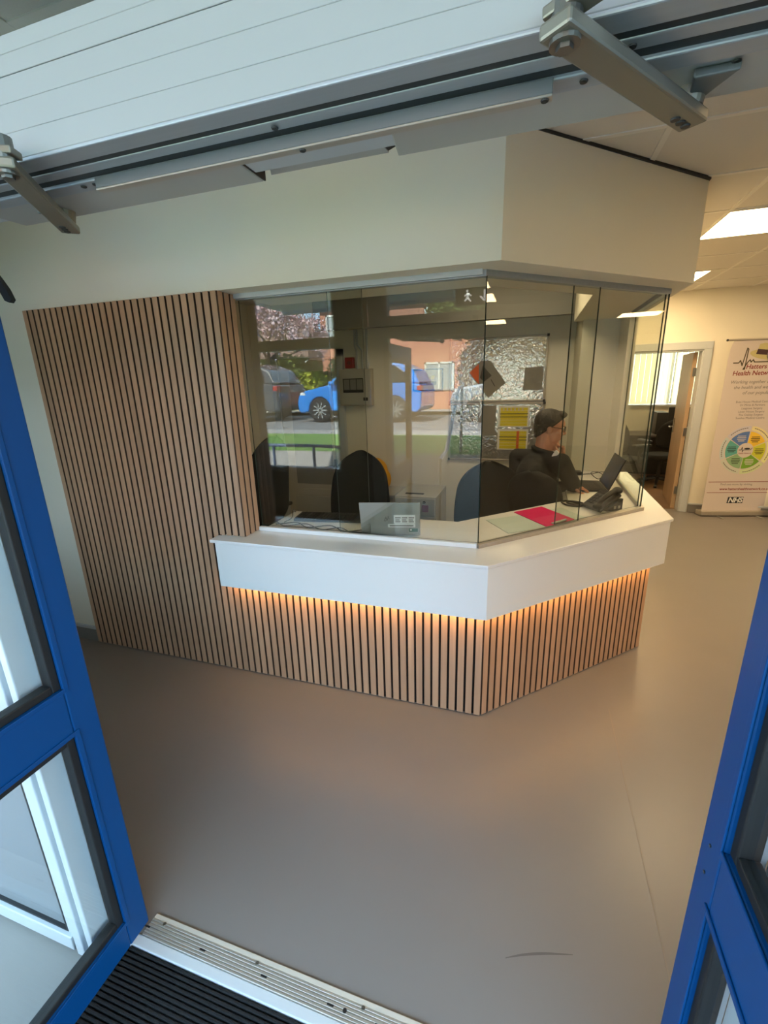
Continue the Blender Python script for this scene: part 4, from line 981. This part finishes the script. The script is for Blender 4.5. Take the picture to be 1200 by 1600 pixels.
btxt('web_line', 'www.hattershealthnetwork.co.uk', .165, .325, .042, M['inkred'], 'LEFT', 0, 1.0, .0008)
b = BM(); prism(b, [(.275, .160), (.455, .160), (.462, .238), (.282, .238)], -.0006, 0, 0, Matrix(((1, 0, 0, 0), (0, 0, 1, -.0012), (0, 1, 0, 0), (0, 0, 0, 1)))); obj('nhs_panel', b, mat('dark navy', (26, 28, 42), .5), bn, world=False)
mx = Matrix(((1, 0, 0, .368), (0, 0, -1, -.0022), (0, 1, 0, .170), (0, 0, 0, 1))); obj('nhs_lettering', text_bm('NHS', .085, mx, 'CENTER', .22, .0003, .95, .003), M['paper'], bn, world=False)
b = BM()
prism(b, [(2.83, 6.25), (2.96, 6.27), (2.93, 6.40), (2.80, 6.38)], 0, .30); tag(obj('waste_bin', b, M['black'], bevel=.02), 'small dark bin beside the banner base', 'bin')

# ------------------------------------------------------------------ office furniture seen through the far doorway
office_chair('black office chair inside the office seen through the far doorway', (1.98, 8.05, 0), R(20), seat=.50, top=1.06, group='black chairs in the far office')
office_chair('black office chair deep in the office nearest the door frame', (1.40, 7.6, 0), R(-60), seat=.50, top=1.12, group='black chairs in the far office')
dk = thing('office_desk', 'dark desk under the blind in the far office', 'desk', (2.3, 8.8, 0))
b = BM(); box(b, 1.3, 3.2, 8.45, 9.15, .71, .74); obj('desk_top', b, mat('dark desk', (70, 58, 50), .5), dk, bevel=.004)
for x in (1.34, 3.12):
    b = BM(); box(b, x, x+.04, 8.5, 9.12, .0045, .71); obj('leg', b, M['black'], dk)
b = BM(); box(b, 1.38, 3.12, 8.9, 8.92, .0045, .71); obj('modesty_panel', b, M['black'], dk)
mn = thing('monitor', 'black computer monitor on the far office desk', 'monitor', (2.45, 8.85, .74))
b = BM(); box(b, 2.20, 2.72, 8.84, 8.87, .84, 1.17); obj('screen', b, M['black'], mn, bevel=.006)
b = BM(); cyl(b, (2.45, 8.88, .742), (2.45, 8.88, 1.0), .025); cyl(b, (2.45, 8.87, .741), (2.45, 8.87, .755), .11); obj('stand', b, M['black'], mn)
tw = thing('computer_tower', 'black computer case beside the monitor on the far office desk', 'computer', (2.06, 8.8, .74))
b = BM(); box(b, 1.98, 2.14, 8.6, 9.0, .741, 1.10); obj('case', b, M['black'], tw, bevel=.005)
for i, (z0, z1, m_, lb) in enumerate(((.741, .765, M['paper'], 'white papers at the bottom of the pile on the far desk'), (.766, .80, M['orange'], 'orange folder on top of the papers on the far desk'))):
    b = BM(); box(b, 2.22+.02*i, 2.46, 8.52, 8.72, z0, z1); tag(obj('paper_pile' if i == 0 else 'folder', b, m_, bevel=.002), lb, 'papers')
# ------------------------------------------------------------------ the street outside, mirrored in the screen
M['tarmac'] = mat('tarmac', (112, 110, 108), .9, var=.06, vscale=3); M['slab'] = mat('concrete paving', (140, 136, 130), .85, var=.05, vscale=2)
M['grass'] = mat('grass', (92, 122, 52), .95, var=.25, vscale=9); M['kerbm'] = mat('kerb', (176, 172, 164), .85)
M['brick'] = mat('red brick', (180, 124, 100), .85, var=.16, vscale=16, stretch=(1, 1, 3)); M['rooft'] = mat('brown roof tile', (112, 88, 74), .85, var=.12, vscale=10, stretch=(2, 1, 4))
M['render'] = mat('white render', (226, 224, 216), .7); M['hedge'] = mat('hedge leaf', (92, 104, 44), .9, var=.35, vscale=30, bump=.6, bscale=25)
M['canopy'] = mat('canopy board', (150, 160, 166), .7)
def ground(name, y0, y1, z0, z1, m, label, cat):
    b = BM(); quadplane(b, [(-30, y0, z0), (30, y0, z0), (30, y1, z1), (-30, y1, z1)]); quadplane(b, [(-30, y0, z0-.3), (-30, y1, z1-.3), (30, y1, z1-.3), (30, y0, z0-.3)])
    return struct(name, b, m, label, cat)
ground('ground_apron', -1.0, .676, -.021, -.021, M['slab'], 'concrete paving in front of the entrance', 'paving')
ground('ground_bank', -2.1, -1.0, .68, -.021, M['slab'], 'sloping paved bank up to the grass', 'paving')
ground('ground_verge', -4.2, -2.1, .71, .68, M['grass'], 'grass verge beside the road', 'grass')
ground('ground_footpath', -4.8, -4.2, .73, .71, M['slab'], 'footpath between grass and road', 'footpath')
ground('road', -9.6, -4.8, .70, .70, M['tarmac'], 'grey tarmac road with parked cars', 'road')
ground('ground_pavement', -10.8, -9.6, .80, .80, M['slab'], 'pavement on the far side of the road', 'pavement')
ground('ground_gardens', -40, -10.8, .80, .80, M['grass'], 'front gardens across the road', 'garden')
b = BM(); box(b, -3.6, 7.3, -2.0, .60, 2.74, 2.90); box(b, -3.6, 7.3, -2.06, -2.0, 2.70, 2.95); struct('canopy', b, M['canopy'], 'grey canopy over the entrance', 'canopy')
hr = thing('handrail', 'blue grey tubular handrail beside the entrance ramp', 'handrail', (-2.7, -1.1, 0)); mrail = mat('blue grey rail', (84, 98, 124), .4)
b = BM(); tube(b, smoothpath([(-3.4, -.95, .93), (-2.6, -.95, .93), (-2.2, -.95, .90), (-2.05, -.95, .78), (-2.05, -.95, .0)], 8), .022); obj('rail', b, mrail, hr)
for x in (-3.3, -2.7):
    b = BM(); cyl(b, (x, -.95, -.02), (x, -.95, .91), .02); obj('post', b, mrail, hr)
hr2 = thing('handrail', 'silver handrail rising up the bank opposite the doorway', 'handrail', (-.9, -1.5, 0))
b = BM(); tube(b, [(-.95, -.6, .85), (-.95, -1.0, .90), (-1.0, -2.2, 1.6), (-1.0, -2.6, 1.62)], .022); obj('rail', b, M['alu'], hr2)
for y, z0, z1 in ((-.7, -.02, .86), (-2.3, .68, 1.6)):
    b = BM(); cyl(b, (-.97, y, z0), (-.97, y, z1), .02); obj('post', b, M['alu'], hr2)
def car(label, x0, L, paint, y0=-6.95, suv=False, z0=.70, nose=-1):
    """hatchback along x; x0 = nose end, nose -1 faces -x; near side at y0 (towards the building)"""
    t = thing('car', label, 'car', (x0+L/2, y0-.87, z0)); h = 1.62 if suv else 1.50; k = L/3.9
    def X(u): return x0+u*k if nose < 0 else x0+L-u*k
    def prof(pts, ya, yb, inset, name, m, bev):
        b = BM(); n = len(pts); A = [b.verts.new((X(u), ya, z0+v*h/1.5)) for u, v in pts]; B = [b.verts.new((X(u), yb, z0+v*h/1.5)) for u, v in pts]
        if inset:
            for V_, s in ((A, -1), (B, 1)):
                for v_ in V_: v_.co.y += s*inset*max(0, (v_.co.z-z0-.85*h/1.5)/(.6*h/1.5))
        b.faces.new(A[::-1]); b.faces.new(B)
        for i in range(n): b.faces.new((A[i], A[(i+1) % n], B[(i+1) % n], B[i]))
        return obj(name, b, m, t, bevel=bev, seg=3)
    lower = [(.02, .30), (.0, .55), (.06, .72), (.28, .84), (.95, .96), (1.4, .98), (3.4, 1.0), (3.82, .95), (3.9, .75), (3.88, .35), (3.75, .24)]
    for wx in (3.12, .74):
        lower += [(wx+.37*math.cos(a), .30+.37*math.sin(a)) for a in [PI*i/10 for i in range(11)] if .30+.37*math.sin(a) > .24]
    lower += [(.15, .24)]
    prof(lower, y0, y0-1.72, 0, 'body', paint, .045)
    roof = [(.95, .95), (1.55, 1.40), (1.85, 1.49), (3.2, 1.48), (3.62, 1.30), (3.82, .97)]
    prof(roof, y0-.03, y0-1.69, .16, 'roof', paint, .05)
    sw = [(1.15, .99), (1.62, 1.34), (1.88, 1.42), (2.30, 1.43), (2.30, .99)]; sw2 = [(2.38, .99), (2.38, 1.43), (3.15, 1.41), (3.42, 1.24), (3.50, 1.0)]
    mg = M.setdefault('carglass', mat('dark car glass', (30, 36, 40), .08))
    for s_, (ya, yb) in enumerate(((y0-.022, y0-.05), (y0-1.67, y0-1.70))):
        for p in (sw, sw2): prof(p, ya, yb, .16 if s_ == 0 else -.0, 'side_window', mg, 0)
    for wx in (.74, 3.12):
        for yy, sy in ((y0-.02, 1), (y0-1.70, -1)):
            cx = X(wx); c = Vector((cx, yy-sy*.10, z0+.325)); r = .325
            b = BM(); cyl(b, c-Vector((0, sy*.10, 0)), c+Vector((0, sy*.10, 0)), r, r, 28); wh = obj('wheel', b, M['blackrub'], t, bevel=.02)
            b = BM(); cyl(b, c+Vector((0, sy*.095, 0)), c+Vector((0, sy*.106, 0)), .225, .215, 28); obj('hub', b, M['dark_metal'], wh)
            b = BM()
            for q in range(10):
                a = 2*PI*q/10; mx = frame_mx(c+Vector((0, sy*.110, 0)), (math.cos(a), 0, math.sin(a)), (0, 1, 0)); box(b, .02, .215, -.014, .014, -.006, .006, 0, mx)
            obj('spokes', b, M['silver'], wh)
    b = BM(); xx = X(.10); box(b, min(xx, X(.32)), max(xx, X(.32)), y0-.26, y0+.002, z0+.70*h/1.5, z0+.80*h/1.5); obj('headlight', b, M['paper'], t, bevel=.03)
    b = BM(); box(b, min(X(3.76), X(3.90)), max(X(3.76), X(3.90)), y0-.22, y0+.002, z0+.78*h/1.5, z0+.92*h/1.5); obj('tail_light', b, M['red'], t, bevel=.02)
    b = BM(); ball(b, (X(1.22), y0+.10, z0+1.02*h/1.5), (.09, .07, .06)); obj('mirror', b, paint, t)
    return t
car('bright blue hatchback parked across the road', -6.16, 3.5, mat('blue car paint', (20, 120, 205), .25, coat=1))
car('dark grey car parked ahead of the blue hatchback', -11.05, 4.3, mat('dark grey car paint', (64, 62, 64), .25, coat=1), suv=True)
car('silver car parked behind the blue hatchback', -1.95, 4.2, mat('silver car paint', (160, 162, 164), .3, .5, coat=1))
gw = thing('garden_wall', 'low cream garden wall across the road', 'garden wall', (-9, -10.9, .8)); b = BM(); box(b, -16, -6.9, -11.0, -10.85, .8, 1.42); obj('wall_body', b, mat('cream wall', (214, 196, 158), .85, var=.08, vscale=6), gw); b = BM(); box(b, -16, -6.9, -11.03, -10.82, 1.42, 1.48); obj('coping', b, M['slab'], gw)
gw = thing('garden_wall', 'low red brick garden wall behind the blue car', 'garden wall', (-5, -10.9, .8)); b = BM(); box(b, -6.88, 1.5, -11.0, -10.85, .8, 1.40); obj('wall_body', b, M['brick'], gw); b = BM(); box(b, -6.88, 1.5, -11.03, -10.82, 1.40, 1.45); obj('coping', b, M['slab'], gw)
def bush(label, c, r, cat='hedge', m=None, n=1500, name='hedge'):
    b = BM(); rr = Vector(r)
    ball(b, c, rr*.86, n=20)
    for v in b.verts: v.co += Vector((random.uniform(-.1, .1), random.uniform(-.1, .1), random.uniform(-.1, .1)))
    for k in range(n):
        d = Vector((random.gauss(0, 1), random.gauss(0, 1), random.gauss(0, 1))).normalized(); p = Vector(c)+Vector((d.x*rr.x, d.y*rr.y, d.z*rr.z))*random.uniform(.84, 1.06)
        s = random.uniform(.05, .10); q = Quaternion(Vector((random.gauss(0, 1), random.gauss(0, 1), random.gauss(0, 1))).normalized(), random.uniform(0, 6))
        u, v_ = q @ Vector((s, 0, 0)), q @ Vector((0, s*.7, 0)); quadplane(b, [p-u-v_, p+u-v_, p+u+v_, p-u+v_])
    return tag(obj(name, b, m or M['hedge']), label, cat)
bush('tall green hedge behind the cream garden wall', (-9.3, -11.9, 1.7), (1.9, .7, 1.1))
bush('dark green conifer hedge behind the red brick wall', (-6.4, -12.2, 1.75), (1.2, .7, 1.2), m=mat('dark hedge leaf', (62, 76, 40), .9, var=.3, vscale=30))
bush('yellow green shrub over the garden wall', (-7.9, -11.5, 1.4), (.75, .45, .75), 'shrub', mat('lime leaf', (150, 156, 50), .9, var=.3, vscale=30), 900, 'shrub')
bush('green street tree crown above the silver car', (-2.6, -13.2, 4.6), (1.3, 1.0, 1.4), 'tree', None, 1500, 'garden_tree')
def tree(label, base, h):
    t = thing('blossom_tree', label, 'tree', base); b = BM(); tips = []
    def br(p, d, l, r, k):
        q = p+d*l; cyl(b, p, q, r, r*.68, 6)
        if k == 0 or r < .006: tips.append((p, q)); return
        if k <= 3: tips.append((p, q))
        for _ in range(3 if k > 2 else 4):
            a = Vector((random.gauss(0, 1), random.gauss(0, 1), random.gauss(0, 1))); nd = (d+a*.48+Vector((0, 0, .10))).normalized(); br(q, nd, l*random.uniform(.66, .86), r*.62, k-1)
    for a in range(4):
        an = a*PI/2+.4; br(Vector(base)+Vector((0, 0, .9)), Vector((math.cos(an)*.62, math.sin(an)*.62, .75)).normalized(), h*.22, .10, 4)
    cyl(b, base, Vector(base)+Vector((0, 0, 1.0)), .20, .15, 10); obj('trunk', b, mat('bark', (112, 92, 76), .9), t)
    b = BM()
    for p, q in tips:
        for _ in range(16):
            c = p.lerp(q, random.random())+Vector((random.gauss(0, .06), random.gauss(0, .06), random.gauss(0, .06))); s = random.uniform(.018, .045)
            qq = Quaternion(Vector((random.gauss(0, 1), random.gauss(0, 1), random.gauss(0, 1))).normalized(), random.uniform(0, 6)); u, v_ = qq @ Vector((s, 0, 0)), qq @ Vector((0, s, 0)); quadplane(b, [c-u-v_, c+u-v_, c+u+v_, c-u+v_])
    o = obj('blossom', b, mat('pale pink blossom', (236, 206, 206), .8), t); o['kind'] = 'stuff'; return t
tree('bare branched tree in pale pink blossom across the road', (-10.3, -11.6, .8), 5.4)
def house(label, x0, x1, y, m, h, roofh, wins, door=None, low=None):
    t = thing('house', label, 'house', ((x0+x1)/2, y-3, .8)); b = BM(); box(b, x0, x1, y-7, y, .8, .8+h); obj('walls', b, m, t)
    b = BM(); o_ = .35; zt = .8+h; A = [(x0-o_, y+o_, zt), (x1+o_, y+o_, zt), (x1+o_, y-7-o_, zt), (x0-o_, y-7-o_, zt)]; rx = 1.6
    v = [b.verts.new(p) for p in A]+[b.verts.new((x0+rx, y-3.5, zt+roofh)), b.verts.new((x1-rx, y-3.5, zt+roofh))]
    for f in ((0, 1, 5, 4), (1, 2, 5), (2, 3, 4, 5), (3, 0, 4), (0, 3, 2, 1)): b.faces.new([v[i] for i in f])
    obj('roof', b, M['rooft'], t)
    b = BM(); box(b, x0-o_, x1+o_, y+o_-.02, y+o_+.03, zt-.18, zt); obj('fascia_board', b, M['render'], t)
    for wx, wz, ww, wh in wins:
        b = BM()
        for a in ((wx, wx+ww, wz, wz+.08), (wx, wx+ww, wz+wh-.08, wz+wh), (wx, wx+.08, wz, wz+wh), (wx+ww-.08, wx+ww, wz, wz+wh), (wx+ww/2-.04, wx+ww/2+.04, wz, wz+wh)): box(b, a[0], a[1], y, y+.06, a[2], a[3])
        wn = obj('window', b, M['render'], t); b = BM(); box(b, wx, wx+ww, y-.01, y+.03, wz, wz+wh); obj('window_pane', b, mat('house window', (150, 158, 160), .15), wn)
    if door:
        b = BM(); box(b, door-.45, door+.45, y, y+.07, .85, 2.9); dr = obj('front_door', b, M['render'], t, bevel=.01); b = BM(); prism(b, [(door+.26*math.cos(a), 2.35+.26*math.sin(a)) for a in [PI*i/10 for i in range(11)]], y+.07, y+.08, 0, Matrix(((1, 0, 0, 0), (0, 0, 1, 0), (0, 1, 0, 0), (0, 0, 0, 1)))); obj('fan_window', b, M['dark_metal'], dr)
    return t
house('low brown roofed bungalow behind the hedge', -17.5, -10.2, -15.4, M['render'], 2.0, 2.3, [(-14, 1.3, 1.6, 1.1), (-10.6, 1.3, 1.2, 1.1)])
house('red brick house with white upstairs window behind the blue car', -9.5, -2.6, -15.8, M['brick'], 4.5, 2.2, [(-9.2, 3.5, 1.1, 1.2), (-8.6, 1.3, 1.5, 1.2), (-4.6, 3.5, 1.1, 1.2), (-4.6, 1.3, 1.3, 1.2)], door=-6.05)
house('red brick house opposite the entrance doors', -1.8, 5.2, -15.8, M['brick'], 4.6, 2.0, [(-1.0, 3.4, 1.2, 1.3), (-.9, 1.3, 1.6, 1.3), (2.6, 3.5, 1.2, 1.2)], door=1.6)
bpy.context.view_layer.update()
